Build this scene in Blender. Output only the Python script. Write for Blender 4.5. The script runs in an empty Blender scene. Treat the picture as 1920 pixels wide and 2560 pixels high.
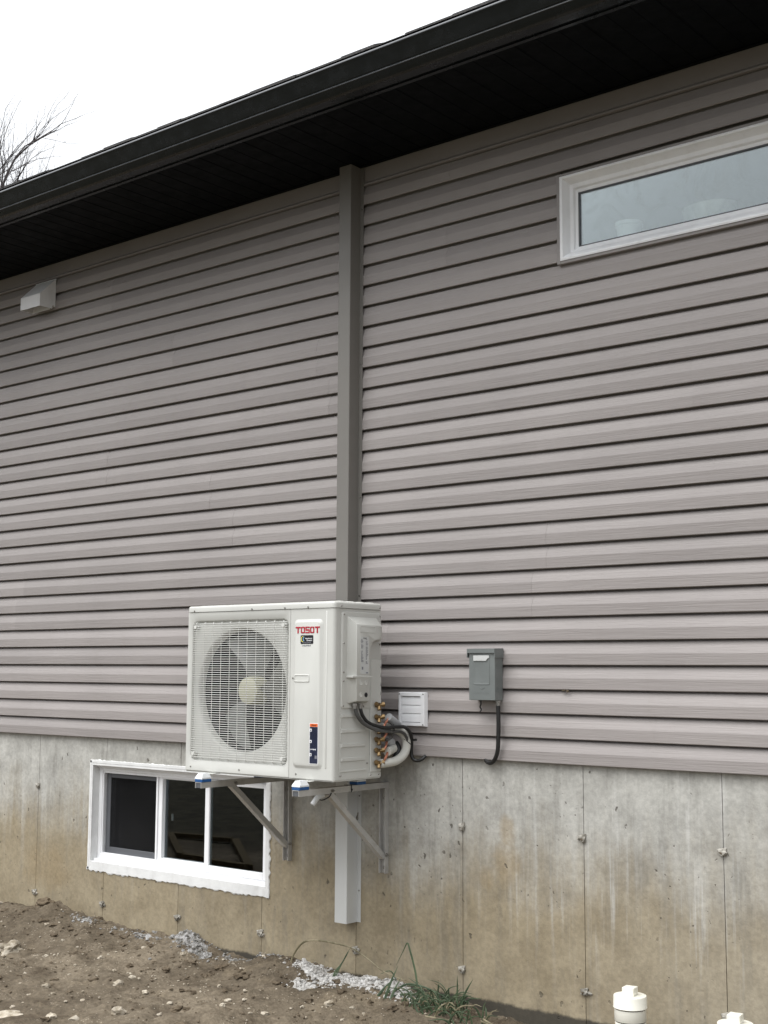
import bpy, bmesh, math, random
from mathutils import Vector, Matrix, noise
random.seed(7)
R_ = math.radians
scene = bpy.context.scene
col = scene.collection

# ------------------------------------------------------------------ camera
CAM = Vector((3.4721, -4.7491, 0.3833))
YAW, PITCH, ROLL = -0.6883, 0.1190, 0.0048
fw = Vector((math.sin(YAW)*math.cos(PITCH), math.cos(YAW)*math.cos(PITCH), math.sin(PITCH)))
r0 = Vector((math.cos(YAW), -math.sin(YAW), 0)); u0 = r0.cross(fw)
rr = math.cos(ROLL)*r0 + math.sin(ROLL)*u0; uu = -math.sin(ROLL)*r0 + math.cos(ROLL)*u0
cd = bpy.data.cameras.new('camera'); cam = bpy.data.objects.new('camera', cd); col.objects.link(cam)
M = Matrix((rr, uu, -fw)).transposed().to_4x4(); M.translation = CAM
cam.matrix_world = M
cd.sensor_fit = 'VERTICAL'; cd.sensor_height = 36; cd.lens = 3300.1/2560*36
cd.clip_start = 0.05; cd.clip_end = 2000
scene.camera = cam

# ------------------------------------------------------------------ sky, sun, exposure
SUN_DIR = Vector((-0.23, -0.56, 1.15)).normalized()          # towards the sun
SUN_EL = math.asin(SUN_DIR.z); SUN_AZ = math.atan2(SUN_DIR.x, SUN_DIR.y)
world = bpy.data.worlds.new('World'); scene.world = world; world.use_nodes = True
nt = world.node_tree; nt.nodes.clear()
sky = nt.nodes.new('ShaderNodeTexSky'); sky.sky_type = 'NISHITA'; sky.sun_disc = False
sky.sun_elevation = SUN_EL; sky.sun_rotation = SUN_AZ; sky.dust_density = 4.0; sky.air_density = 1.0
bw = nt.nodes.new('ShaderNodeRGBToBW'); nt.links.new(sky.outputs[0], bw.inputs[0])
# even cloud layer: brighter overhead than at the horizon, as an overcast sky is
tc = nt.nodes.new('ShaderNodeTexCoord'); sx = nt.nodes.new('ShaderNodeSeparateXYZ')
nt.links.new(tc.outputs['Generated'], sx.inputs[0])
mr = nt.nodes.new('ShaderNodeMapRange'); mr.inputs['From Min'].default_value = 0; mr.inputs['From Max'].default_value = 1
mr.inputs['To Min'].default_value = 3.2; mr.inputs['To Max'].default_value = 13.5
nt.links.new(sx.outputs['Z'], mr.inputs['Value'])
cl = nt.nodes.new('ShaderNodeVectorMath'); cl.operation = 'SCALE'; cl.inputs[0].default_value = (0.975, 1.0, 1.035)
nt.links.new(mr.outputs[0], cl.inputs['Scale'])
mx = nt.nodes.new('ShaderNodeMix'); mx.data_type = 'RGBA'; mx.inputs[0].default_value = 0.85
nt.links.new(bw.outputs[0], mx.inputs[6]); nt.links.new(cl.outputs[0], mx.inputs[7])
bg = nt.nodes.new('ShaderNodeBackground'); bg.inputs[1].default_value = 0.1
nt.links.new(mx.outputs[2], bg.inputs[0])
wo = nt.nodes.new('ShaderNodeOutputWorld'); nt.links.new(bg.outputs[0], wo.inputs[0])
sd = bpy.data.lights.new('sun', 'SUN'); sd.energy = 1.5; sd.angle = R_(50); sd.color = (1, 0.98, 0.955)
so = bpy.data.objects.new('sun', sd); col.objects.link(so)
so.rotation_euler = SUN_DIR.to_track_quat('Z', 'Y').to_euler(); so.location = (0, -4, 8)
vs = scene.view_settings; vs.view_transform = 'Standard'; vs.look = 'None'; vs.gamma = 1; vs.exposure = 1.0
vs.use_curve_mapping = False
scene.cycles.max_bounces = 5; scene.cycles.diffuse_bounces = 2; scene.cycles.glossy_bounces = 3; scene.cycles.transparent_max_bounces = 8

# ------------------------------------------------------------------ node helpers
class NB:
    def __init__(s, name):
        s.m = bpy.data.materials.new(name); s.m.use_nodes = True; s.t = s.m.node_tree
        s.p = s.t.nodes['Principled BSDF']; s.out = s.t.nodes['Material Output']
        s.geo = None
    def n(s, typ, **kw):
        nd = s.t.nodes.new(typ)
        for k, v in kw.items(): setattr(nd, k, v)
        return nd
    def l(s, a, b): s.t.links.new(a, b)
    def put(s, v, sock):
        if isinstance(v, (int, float)): sock.default_value = v
        elif isinstance(v, tuple): sock.default_value = v if len(v) == 4 or sock.type == 'VECTOR' else (*v, 1)
        else: s.l(v, sock)
    def pos(s):
        if not s.geo: s.geo = s.n('ShaderNodeNewGeometry')
        return s.geo.outputs['Position']
    def scaled(s, vec, sc):
        m = s.n('ShaderNodeMapping'); s.l(vec, m.inputs[0]); m.inputs['Scale'].default_value = sc; return m.outputs[0]
    def noise(s, vec, scale, detail=4, rough=0.55, dist=0):
        nd = s.n('ShaderNodeTexNoise'); s.l(vec, nd.inputs['Vector'])
        nd.inputs['Scale'].default_value = scale; nd.inputs['Detail'].default_value = detail
        nd.inputs['Roughness'].default_value = rough; nd.inputs['Distortion'].default_value = dist
        return nd.outputs['Fac']
    def voro(s, vec, scale, feature='F1'):
        nd = s.n('ShaderNodeTexVoronoi', feature=feature); s.l(vec, nd.inputs['Vector']); nd.inputs['Scale'].default_value = scale
        return nd.outputs['Distance']
    def ramp(s, v, a, b, lo=0.0, hi=1.0, smooth=True):
        nd = s.n('ShaderNodeMapRange', interpolation_type='SMOOTHSTEP' if smooth else 'LINEAR')
        s.put(v, nd.inputs['Value'])
        for k, x in (('From Min', a), ('From Max', b), ('To Min', lo), ('To Max', hi)): nd.inputs[k].default_value = x
        return nd.outputs[0]
    def math(s, op, a, b=0.0):
        nd = s.n('ShaderNodeMath', operation=op); s.put(a, nd.inputs[0]); s.put(b, nd.inputs[1]); return nd.outputs[0]
    def mix(s, fac, a, b):
        nd = s.n('ShaderNodeMix', data_type='RGBA'); s.put(fac, nd.inputs[0]); s.put(a, nd.inputs[6]); s.put(b, nd.inputs[7]); return nd.outputs[2]
    def mul(s, colr, v):
        nd = s.n('ShaderNodeVectorMath', operation='SCALE'); s.put(colr, nd.inputs[0]); s.put(v, nd.inputs['Scale']); return nd.outputs[0]
    def bump(s, h, strength, dist=0.01, normal=None):
        nd = s.n('ShaderNodeBump'); s.put(h, nd.inputs['Height']); nd.inputs['Strength'].default_value = strength
        nd.inputs['Distance'].default_value = dist
        if normal is not None: s.l(normal, nd.inputs['Normal'])
        return nd.outputs[0]
    def fin(s, colr, rough=0.5, metal=0.0, normal=None, spec=0.5):
        s.put(colr, s.p.inputs['Base Color']); s.put(rough, s.p.inputs['Roughness']); s.put(metal, s.p.inputs['Metallic'])
        s.p.inputs['Specular IOR Level'].default_value = spec
        if normal is not None: s.l(normal, s.p.inputs['Normal'])
        return s.m
    def rnd(s):
        return s.n('ShaderNodeObjectInfo').outputs['Random']

def paint(name, c, rough=0.45, var=0.08, scale=6, bmp=0.0, metal=0.0, spec=0.5, bscale=400, dirt=0.0):
    b = NB(name); f = b.ramp(b.noise(b.pos(), scale, 5), 0.3, 0.7, 1-var, 1+var)
    colr = b.mul(c, f)
    if dirt:
        d = b.ramp(b.noise(b.scaled(b.pos(), (7, 7, 2.2)), 2.0, 6, 0.65), 0.48, 0.75, 0, dirt)
        colr = b.mix(d, colr, (0.2, 0.17, 0.13))
    rg = b.ramp(b.noise(b.pos(), scale*3, 4), 0.3, 0.7, rough-0.06, rough+0.06)
    nm = b.bump(b.noise(b.pos(), bscale, 3), bmp, 0.002) if bmp else None
    return b.fin(colr, rg, metal, nm, spec)

MT = {}
def mk_siding():
    b = NB('vinyl_siding'); p = b.pos()
    f = b.ramp(b.noise(p, 1.3, 4), 0.3, 0.7, 0.95, 1.05)
    o = b.ramp(b.rnd(), 0, 1, 0.94, 1.05, False)
    g = b.noise(b.scaled(p, (5.0, 5, 150)), 1.0, 6, 0.6, 0.6)
    g2 = b.noise(b.scaled(p, (1.6, 2, 46)), 1.0, 4, 0.6, 1.6)
    gr = b.math('ADD', b.ramp(g, 0.38, 0.62), b.math('MULTIPLY', b.ramp(g2, 0.44, 0.5), 0.8))
    colr = b.mul((0.316, 0.289, 0.279), b.math('MULTIPLY', b.math('MULTIPLY', f, o), b.ramp(gr, 0, 1.8, 0.975, 1.02, False)))
    d = b.ramp(b.noise(b.scaled(p, (9, 9, 2.0)), 1.0, 6, 0.65), 0.55, 0.8, 0, 0.22)
    colr = b.mix(d, colr, (0.25, 0.225, 0.2))
    return b.fin(colr, 0.5, 0, b.bump(gr, 0.3, 0.0012), 0.4)
def mk_concrete():
    b = NB('poured_concrete'); p = b.pos(); s = b.n('ShaderNodeSeparateXYZ'); b.l(p, s.inputs[0])
    X, Z = s.outputs['X'], s.outputs['Z']
    big = b.noise(p, 1.6, 5, 0.6); mid = b.noise(p, 6, 6, 0.65); fine = b.noise(p, 60, 4, 0.6)
    st = b.noise(b.scaled(p, (22, 22, 1.1)), 1.0, 5, 0.6)           # vertical run marks
    st2 = b.noise(b.scaled(p, (60, 60, 2.0)), 1.0, 4, 0.6)
    grey = b.mix(b.ramp(mid, 0.32, 0.68), (0.345, 0.338, 0.312), (0.465, 0.458, 0.425))
    tan = b.mix(b.ramp(mid, 0.3, 0.7), (0.245, 0.203, 0.135), (0.325, 0.275, 0.19))
    zz = b.math('ADD', Z, b.math('MULTIPLY', b.math('SUBTRACT', big, 0.5), 0.75))
    zz = b.math('ADD', zz, b.math('MULTIPLY', b.math('SUBTRACT', st, 0.5), 0.35))
    stain = b.ramp(zz, -0.14, -0.66)
    # run marks lighten the right-hand panels
    right = b.ramp(X, -0.1, 0.9, 0.25, 1.0)
    colr = b.mix(b.math('MULTIPLY', stain, b.ramp(X, 0.3, 1.6, 1.0, 0.8)), grey, tan)
    lime = b.math('MULTIPLY', b.ramp(b.math('ADD', b.math('MULTIPLY', st, 0.6), b.math('MULTIPLY', st2, 0.4)), 0.52, 0.66), right)
    lime = b.math('MULTIPLY', lime, b.ramp(b.math('ADD', Z, b.math('MULTIPLY', big, 0.6)), -0.62, -0.2, 0.1, 0.55))
    colr = b.mix(lime, colr, (0.58, 0.575, 0.55))
    dark = b.math('MULTIPLY', b.ramp(b.noise(b.scaled(p, (13, 13, 1.7)), 1.3, 6, 0.65), 0.5, 0.7), b.ramp(big, 0.3, 0.6, 0.08, 0.36))
    colr = b.mix(dark, colr, (0.155, 0.147, 0.128))
    # brown water stains on the panel below the switch box
    for (cx, cz, rx, rz, am) in ((0.235, -0.30, 0.05, 0.07, 0.55), (0.225, -0.43, 0.075, 0.10, 0.5), (0.13, -0.50, 0.04, 0.05, 0.4), (-2.95, -0.75, 0.25, 0.14, 0.35)):
        dx = b.math('DIVIDE', b.math('SUBTRACT', X, cx), rx); dz = b.math('DIVIDE', b.math('SUBTRACT', Z, cz), rz)
        dd = b.math('ADD', b.math('MULTIPLY', dx, dx), b.math('MULTIPLY', dz, dz))
        dd = b.math('ADD', dd, b.math('MULTIPLY', b.math('SUBTRACT', mid, 0.5), 3.0))
        colr = b.mix(b.ramp(dd, 1.3, 0.0, 0, am), colr, (0.3, 0.225, 0.125))
    # bug holes
    nz = b.n('ShaderNodeTexNoise'); b.l(p, nz.inputs['Vector']); nz.inputs['Scale'].default_value = 34
    wp = b.n('ShaderNodeVectorMath', operation='MULTIPLY_ADD'); b.l(nz.outputs['Color'], wp.inputs[0]); wp.inputs[1].default_value = (0.035, 0.035, 0.035); b.l(p, wp.inputs[2]); q = wp.outputs[0]
    v = b.voro(b.scaled(q, (1, 1, 0.7)), 15); pit = b.math('MULTIPLY', b.ramp(v, 0.13, 0.075), b.ramp(b.noise(p, 2.2, 3), 0.47, 0.56))
    v2 = b.voro(b.scaled(q, (1, 1, 0.6)), 38); pit2 = b.math('MULTIPLY', b.ramp(v2, 0.13, 0.07), b.ramp(b.noise(p, 3.4, 3), 0.5, 0.6))
    pits = b.math('MAXIMUM', pit, pit2)
    colr = b.mix(b.math('MULTIPLY', pits, 0.72), colr, (0.075, 0.066, 0.05))
    colr = b.mul(colr, b.ramp(fine, 0.3, 0.7, 0.9, 1.1)); colr = b.mul(colr, b.ramp(b.rnd(), 0, 1, 0.93, 1.06, False))
    # damp-proofing coat just above the soil
    tz = b.math('ADD', Z, b.math('MULTIPLY', b.math('SUBTRACT', b.noise(p, 24, 5, 0.7), 0.5), 0.03))
    colr = b.mix(b.ramp(tz, -1.000, -1.016, 0, 0.85), colr, (0.022, 0.022, 0.021))
    h = b.math('SUBTRACT', b.math('ADD', b.math('MULTIPLY', fine, 0.35), b.math('MULTIPLY', mid, 0.6)), b.math('MULTIPLY', pits, 1.2))
    return b.fin(colr, b.ramp(mid, 0.3, 0.7, 0.7, 0.9), 0, b.bump(h, 0.55, 0.006), 0.3)
def mk_dirt():
    b = NB('dirt'); p = b.pos()
    big = b.noise(p, 1.1, 6, 0.6); mid = b.noise(p, 7, 8, 0.68); fine = b.noise(p, 55, 6, 0.7)
    colr = b.mix(b.ramp(big, 0.36, 0.64), (0.122, 0.099, 0.071), (0.196, 0.162, 0.118))
    colr = b.mix(b.ramp(mid, 0.42, 0.7, 0, 0.75), colr, (0.066, 0.05, 0.034))
    colr = b.mix(b.ramp(b.noise(p, 3.1, 7, 0.7), 0.55, 0.72, 0, 0.6), colr, (0.24, 0.195, 0.135))
    v = b.voro(p, 75); colr = b.mix(b.math('MULTIPLY', b.ramp(v, 0.28, 0.14), b.ramp(b.noise(p, 9, 3), 0.52, 0.62)), colr, (0.36, 0.31, 0.24))
    colr = b.mul(colr, b.ramp(fine, 0.3, 0.7, 0.72, 1.2))
    ys = b.n('ShaderNodeSeparateXYZ'); b.l(p, ys.inputs[0])
    yard = b.ramp(b.math('ADD', ys.outputs['Y'], b.math('MULTIPLY', big, 1.5)), -1.6, -3.2, 0, 0.95)   # mud and grass yard out of view, darkened to cut bounce light
    colr = b.mix(yard, colr, b.mix(b.ramp(mid, 0.4, 0.6), (0.035, 0.032, 0.022), (0.075, 0.068, 0.045)))
    h = b.math('ADD', b.math('MULTIPLY', mid, 0.8), b.math('MULTIPLY', fine, 0.5))
    return b.fin(colr, 0.92, 0, b.bump(h, 0.9, 0.02), 0.15)
def mk_glass(name, tint, refl, ior=1.52, film=0.0):
    b = NB(name); b.t.nodes.remove(b.p)
    fr = b.n('ShaderNodeFresnel'); fr.inputs['IOR'].default_value = ior
    fac = b.math('MINIMUM', b.math('MULTIPLY', fr.outputs[0], refl), 1.0)
    tr = b.n('ShaderNodeBsdfTransparent'); tr.inputs[0].default_value = (*tint, 1)
    gl = b.n('ShaderNodeBsdfGlossy'); gl.inputs['Roughness'].default_value = 0.0; gl.inputs[0].default_value = (0.9, 0.96, 1.0, 1)
    bm_ = b.bump(b.noise(b.pos(), 2.0, 2), 0.02, 0.02); b.l(bm_, gl.inputs['Normal'])
    m = b.n('ShaderNodeMixShader'); b.l(fac, m.inputs[0]); b.l(tr.outputs[0], m.inputs[1]); b.l(gl.outputs[0], m.inputs[2])
    if film:                                                          # wiped-on haze and smears
        sw = b.noise(b.pos(), 5.0, 6, 0.65, 2.5); lo = b.noise(b.pos(), 2.2, 3)
        df = b.n('ShaderNodeBsdfDiffuse'); df.inputs[0].default_value = (0.75, 0.8, 0.78, 1)
        m2 = b.n('ShaderNodeMixShader'); b.l(b.math('MULTIPLY', b.ramp(sw, 0.45, 0.68), b.ramp(lo, 0.35, 0.65, 0.25*film, film)), m2.inputs[0]); b.l(m.outputs[0], m2.inputs[1]); b.l(df.outputs[0], m2.inputs[2]); m = m2
    b.l(m.outputs[0], b.out.inputs[0]); return b.m
def mk_screen():
    b = NB('insect_screen'); b.t.nodes.remove(b.p)
    tr = b.n('ShaderNodeBsdfTransparent'); df = b.n('ShaderNodeBsdfDiffuse')
    f = b.ramp(b.noise(b.pos(), 5, 4), 0.3, 0.7, 0.015, 0.025)
    b.l(b.mul((1, 1, 1.05), f), df.inputs[0])
    m = b.n('ShaderNodeMixShader'); m.inputs[0].default_value = 0.45; b.l(tr.outputs[0], m.inputs[1]); b.l(df.outputs[0], m.inputs[2])
    b.l(m.outputs[0], b.out.inputs[0]); return b.m
def mk_shingle():
    b = NB('asphalt_shingle'); p = b.pos()
    c = b.mix(b.ramp(b.noise(p, 240, 3, 0.8), 0.4, 0.62), (0.03, 0.03, 0.032), (0.12, 0.115, 0.11))
    c = b.mul(c, b.ramp(b.rnd(), 0, 1, 0.7, 1.25, False))
    return b.fin(c, 0.95, 0, b.bump(b.noise(p, 300, 3), 0.8, 0.003), 0.2)
def mk_stone(name, a, c2):
    b = NB(name); p = b.pos(); c = b.mix(b.ramp(b.noise(p, 38, 6, 0.65), 0.35, 0.65), a, c2)
    c = b.mul(c, b.ramp(b.rnd(), 0, 1, 0.78, 1.15, False))
    return b.fin(c, 0.9, 0, b.bump(b.noise(p, 90, 5, 0.7), 0.6, 0.006), 0.2)

MT['siding'] = mk_siding(); MT['concrete'] = mk_concrete(); MT['dirt'] = mk_dirt()
MT['trim'] = paint('siding_trim', (0.262, 0.24, 0.23), 0.45, 0.05, 3)
MT['soffit'] = paint('black_soffit', (0.0018, 0.0026, 0.0034), 0.6, 0.12, 5, spec=0.08)
MT['gutter'] = paint('black_aluminium', (0.0030, 0.0048, 0.0062), 0.24, 0.1, 5, spec=0.5)
MT['shingle'] = mk_shingle()
MT['white_vinyl'] = paint('white_vinyl', (0.86, 0.865, 0.88), 0.35, 0.04, 4, dirt=0.10)
MT['white_paint'] = paint('white_caulk_paint', (0.74, 0.745, 0.74), 0.6, 0.06, 14, bmp=0.4, bscale=60, dirt=0.16)
MT['grey_vinyl'] = paint('grey_vinyl', (0.10, 0.105, 0.115), 0.5, 0.05, 6)
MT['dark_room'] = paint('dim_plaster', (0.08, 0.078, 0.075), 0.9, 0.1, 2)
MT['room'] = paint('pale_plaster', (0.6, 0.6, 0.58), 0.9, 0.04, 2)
MT['glass_low'] = mk_glass('basement_glass', (0.5, 0.52, 0.51), 1.5)
MT['glass_high'] = mk_glass('window_glass', (0.88, 0.92, 0.9), 3.2, film=0.11)
MT['screen'] = mk_screen()
MT['ac'] = paint('cream_powder_coat', (0.56, 0.562, 0.53), 0.42, 0.03, 4, bmp=0.06, bscale=500, dirt=0.05)
MT['ac_grille'] = paint('grille_coating', (0.62, 0.622, 0.59), 0.45, 0.03, 4)
MT['fan'] = paint('fan_plastic', (0.19, 0.195, 0.182), 0.45, 0.05, 8)
MT['hub'] = paint('fan_hub_plastic', (0.5, 0.49, 0.36), 0.45, 0.05, 8)
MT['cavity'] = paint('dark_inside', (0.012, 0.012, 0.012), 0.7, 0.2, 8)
MT['alu'] = paint('galvanised_steel', (0.50, 0.49, 0.47), 0.42, 0.1, 14, metal=0.35, bmp=0.1, bscale=150, dirt=0.15)
MT['screw'] = paint('screw_steel', (0.33, 0.32, 0.30), 0.3, 0.1, 20, metal=0.8)
MT['blue'] = paint('blue_rubber', (0.012, 0.085, 0.26), 0.55, 0.1, 20)
MT['pad'] = paint('white_pad', (0.72, 0.74, 0.75), 0.5, 0.05, 10)
MT['cover_dark'] = paint('taupe_aluminium', (0.188, 0.178, 0.163), 0.42, 0.05, 2, dirt=0.06)
MT['cover_light'] = paint('light_grey_aluminium', (0.55, 0.557, 0.545), 0.42, 0.04, 3, dirt=0.08)
MT['box'] = paint('grey_green_enamel', (0.165, 0.180, 0.176), 0.34, 0.06, 10, bmp=0.05)
MT['black'] = paint('black_rubber', (0.012, 0.012, 0.012), 0.45, 0.15, 12)
MT['cable'] = paint('grey_cable', (0.07, 0.07, 0.068), 0.4, 0.15, 12)
MT['brass'] = paint('brass', (0.27, 0.18, 0.085), 0.38, 0.3, 40, metal=0.75)
MT['copper'] = paint('copper', (0.48, 0.2, 0.13), 0.4, 0.2, 30, metal=0.6)
MT['foam'] = paint('white_pipe_foam', (0.58, 0.575, 0.53), 0.75, 0.08, 14, bmp=0.3, bscale=90)
MT['foam_grey'] = paint('grey_pipe_foam', (0.4, 0.41, 0.42), 0.75, 0.1, 14, bmp=0.3, bscale=90)
MT['red'] = paint('red_print', (0.40, 0.008, 0.025), 0.4, 0.05, 30)
MT['orange'] = paint('orange_print', (0.72, 0.13, 0.02), 0.4, 0.05, 30)
MT['navy'] = paint('navy_print', (0.014, 0.02, 0.05), 0.4, 0.1, 30)
MT['ink'] = paint('black_print', (0.006, 0.006, 0.009), 0.35, 0.1, 30)
MT['print_grey'] = paint('grey_print', (0.17, 0.175, 0.2), 0.5, 0.1, 30)
MT['print_white'] = paint('white_print', (0.75, 0.76, 0.78), 0.45, 0.02, 30)
MT['print_yellow'] = paint('yellow_print', (0.75, 0.68, 0.15), 0.45, 0.02, 30)
MT['print_cyan'] = paint('pale_blue_print', (0.2, 0.42, 0.62), 0.45, 0.02, 30)
MT['sticker_and_glint'] = paint('silver_sticker_and_glint', (0.56, 0.57, 0.56), 0.35, 0.03, 20)  # rating label, and the painted glint on the switch box cover
MT['pvc'] = paint('white_pvc', (0.80, 0.785, 0.70), 0.35, 0.03, 8, dirt=0.05)
MT['stone_pale'] = mk_stone('pale_limestone', (0.30, 0.255, 0.19), (0.5, 0.45, 0.37))
MT['stone_brown'] = mk_stone('brown_clod', (0.10, 0.077, 0.052), (0.165, 0.13, 0.09))
MT['mortar'] = mk_stone('white_mortar', (0.36, 0.345, 0.32), (0.66, 0.65, 0.63))
MT['mortar_grey'] = mk_stone('grey_mortar', (0.15, 0.14, 0.12), (0.47, 0.465, 0.46))
MT['patch'] = mk_stone('tie_patch_mortar', (0.19, 0.175, 0.145), (0.46, 0.44, 0.395))
MT['bark'] = mk_stone('bark', (0.045, 0.04, 0.042), (0.085, 0.075, 0.075))
MT['wood'] = mk_stone('lumber', (0.11, 0.085, 0.048), (0.17, 0.13, 0.075))
def mk_grass(name, a, c2):
    b = NB(name); c = b.mix(b.ramp(b.noise(b.pos(), 18, 4), 0.35, 0.65), a, c2); return b.fin(c, 0.55, 0, None, 0.3)
MT['grass'] = mk_grass('green_blade', (0.035, 0.058, 0.03), (0.075, 0.105, 0.055))
MT['straw'] = mk_grass('dry_blade', (0.12, 0.105, 0.06), (0.3, 0.26, 0.17))

# ------------------------------------------------------------------ mesh helpers
def link(name, me, parent=None, loc=(0, 0, 0)):
    o = bpy.data.objects.new(name, me); col.objects.link(o); o.location = loc
    if parent is not None: o.parent = parent
    return o
def tag(o, label=None, cat=None, group=None, kind=None):
    for k, v in (('label', label), ('category', cat), ('group', group), ('kind', kind)):
        if v: o[k] = v
    return o
def thing(name, label, cat, loc, group=None):
    o = bpy.data.objects.new(name, None); col.objects.link(o); o.location = loc; o.empty_display_size = 0.1
    return tag(o, label, cat, group)
def to_mesh(bm, name, mat, org=(0, 0, 0), smooth=False):
    bmesh.ops.recalc_face_normals(bm, faces=bm.faces[:])
    bmesh.ops.translate(bm, vec=-Vector(org), verts=bm.verts[:])
    me = bpy.data.meshes.new(name); bm.to_mesh(me); bm.free()
    me.materials.append(MT[mat] if isinstance(mat, str) else mat)
    if smooth:
        me.polygons.foreach_set('use_smooth', [True]*len(me.polygons))
        try: me.set_sharp_from_angle(angle=R_(38))
        except Exception: pass
    return me
def part(name, bm, mat, parent, org=None, smooth=False, kind=None):
    """mesh child; vertices are given in world space, the thing stands at its Empty"""
    root = parent
    while root is not None and root.parent is not None: root = root.parent
    o_ = Vector(root.location) if root is not None else Vector((0, 0, 0))
    off = Vector((0, 0, 0)) if org is None else Vector(org) - o_
    if parent is not None and parent.parent is not None: off = off - (Vector(parent.location) if parent.parent else Vector())
    me = to_mesh(bm, name, mat, o_ if org is None else org, smooth)
    o = link(name, me, parent, off)
    if kind: o['kind'] = kind
    return o
def solo(name, bm, mat, org, label, cat, group=None, smooth=False, kind=None):
    o = link(name, to_mesh(bm, name, mat, org, smooth), None, org); return tag(o, label, cat, group, kind)
def box(bm, x0, x1, y0, y1, z0, z1, bev=0.0, seg=1):
    t = bmesh.new(); bmesh.ops.create_cube(t, size=1)
    for v in t.verts: v.co = Vector(((x0+x1)/2+v.co.x*(x1-x0), (y0+y1)/2+v.co.y*(y1-y0), (z0+z1)/2+v.co.z*(z1-z0)))
    if bev: bmesh.ops.bevel(t, geom=t.edges[:], offset=bev, segments=seg, affect='EDGES', profile=0.5)
    merge(bm, t); return bm
def merge(bm, t, mat=None):
    if mat is not None: bmesh.ops.transform(t, matrix=mat, verts=t.verts[:])
    m = {}
    for v in t.verts: m[v] = bm.verts.new(v.co)
    for f in t.faces:
        try: bm.faces.new([m[v] for v in f.verts])
        except ValueError: pass
    t.free()
def B(*a, **k): return box(bmesh.new(), *a, **k)
def tube(bm, pts, rad, n=8, cap=True):
    pts = [Vector(p) for p in pts]; k = len(pts); rads = rad if isinstance(rad, (list, tuple)) else [rad]*k
    rings = []; up = None
    for i, p in enumerate(pts):
        t = (pts[min(i+1, k-1)] - pts[max(i-1, 0)]).normalized()
        if up is None: up = Vector((0, 0, 1)) if abs(t.z) < 0.9 else Vector((1, 0, 0))
        a = t.cross(up)
        if a.length < 1e-5: a = t.orthogonal()
        a.normalize(); b2 = a.cross(t).normalized(); up = b2
        rings.append([bm.verts.new(p + rads[i]*(math.cos(2*math.pi*j/n)*a + math.sin(2*math.pi*j/n)*b2)) for j in range(n)])
    for r1, r2 in zip(rings, rings[1:]):
        for j in range(n): bm.faces.new((r1[j], r1[(j+1) % n], r2[(j+1) % n], r2[j]))
    if cap: bm.faces.new(rings[0][::-1]); bm.faces.new(rings[-1])
    return bm
def spline(pts, n=8):
    P = [Vector(p) for p in pts]; P = [2*P[0]-P[1]] + P + [2*P[-1]-P[-2]]; out = []
    for i in range(1, len(P)-2):
        for j in range(n):
            t = j/n; a, b2, c, d = P[i-1:i+3]
            out.append(0.5*((2*b2)+(c-a)*t+(2*a-5*b2+4*c-d)*t*t+(3*b2-a-3*c+d)*t**3))
    out.append(P[-2]); return out
def prism(bm, poly, axis, a0, a1):
    """extrude a 2D polygon along axis ('x': poly=(y,z); 'z': poly=(x,y); 'y': poly=(x,z))"""
    def mkv(q, a): return {'x': (a, q[0], q[1]), 'z': (q[0], q[1], a), 'y': (q[0], a, q[1])}[axis]
    A = [bm.verts.new(mkv(q, a0)) for q in poly]; C = [bm.verts.new(mkv(q, a1)) for q in poly]; n = len(poly)
    for i in range(n): bm.faces.new((A[i], A[(i+1) % n], C[(i+1) % n], C[i]))
    bm.faces.new(A); bm.faces.new(C[::-1]); return bm
def loft(bm, loops, cap0=False, cap1=False):
    L = [[bm.verts.new(p) for p in lp] for lp in loops]; n = len(L[0])
    for a, b2 in zip(L, L[1:]):
        for i in range(n): bm.faces.new((a[i], a[(i+1) % n], b2[(i+1) % n], b2[i]))
    if cap0: bm.faces.new(L[0])
    if cap1: bm.faces.new(L[-1][::-1])
    return bm
def rrect(x0, x1, z0, z1, r, n=6):
    pts = []
    for cx, cz, a0 in ((x1-r, z1-r, 0), (x0+r, z1-r, 90), (x0+r, z0+r, 180), (x1-r, z0+r, 270)):
        for i in range(n+1):
            a = R_(a0+90*i/n); pts.append((cx+r*math.cos(a), cz+r*math.sin(a)))
    return pts
def cyl(bm, c, axis, r, h, n=14, r2=None):
    """cylinder from c along unit axis"""
    a = Vector(axis).normalized(); return tube(bm, [Vector(c), Vector(c)+a*h], [r, r if r2 is None else r2], n)
def lump(bm, c, sx, sy, sz, seed, amp=0.35, sub=1, fr=1.3):
    t = bmesh.new(); bmesh.ops.create_icosphere(t, subdivisions=sub, radius=1); s = Vector((seed*3.1, seed*1.7, seed*0.9)); rz = seed*2.3
    for v in t.verts:
        k = 1 + amp*noise.noise(v.co*fr + s)*1.6; p = v.co*k
        x, y = p.x*sx, p.y*sy
        v.co = Vector((x*math.cos(rz)-y*math.sin(rz), x*math.sin(rz)+y*math.cos(rz), p.z*sz)) + Vector(c)
    merge(bm, t); return bm
def text_mesh(body, size, mat):
    cu = bpy.data.curves.new('text', 'FONT'); cu.body = body; cu.size = size; cu.extrude = 0.0002; cu.resolution_u = 2
    o = bpy.data.objects.new('text', cu); col.objects.link(o)
    dg = bpy.context.evaluated_depsgraph_get(); me = bpy.data.meshes.new_from_object(o.evaluated_get(dg))
    bpy.data.objects.remove(o); me.materials.clear(); me.materials.append(MT[mat]); return me

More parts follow.
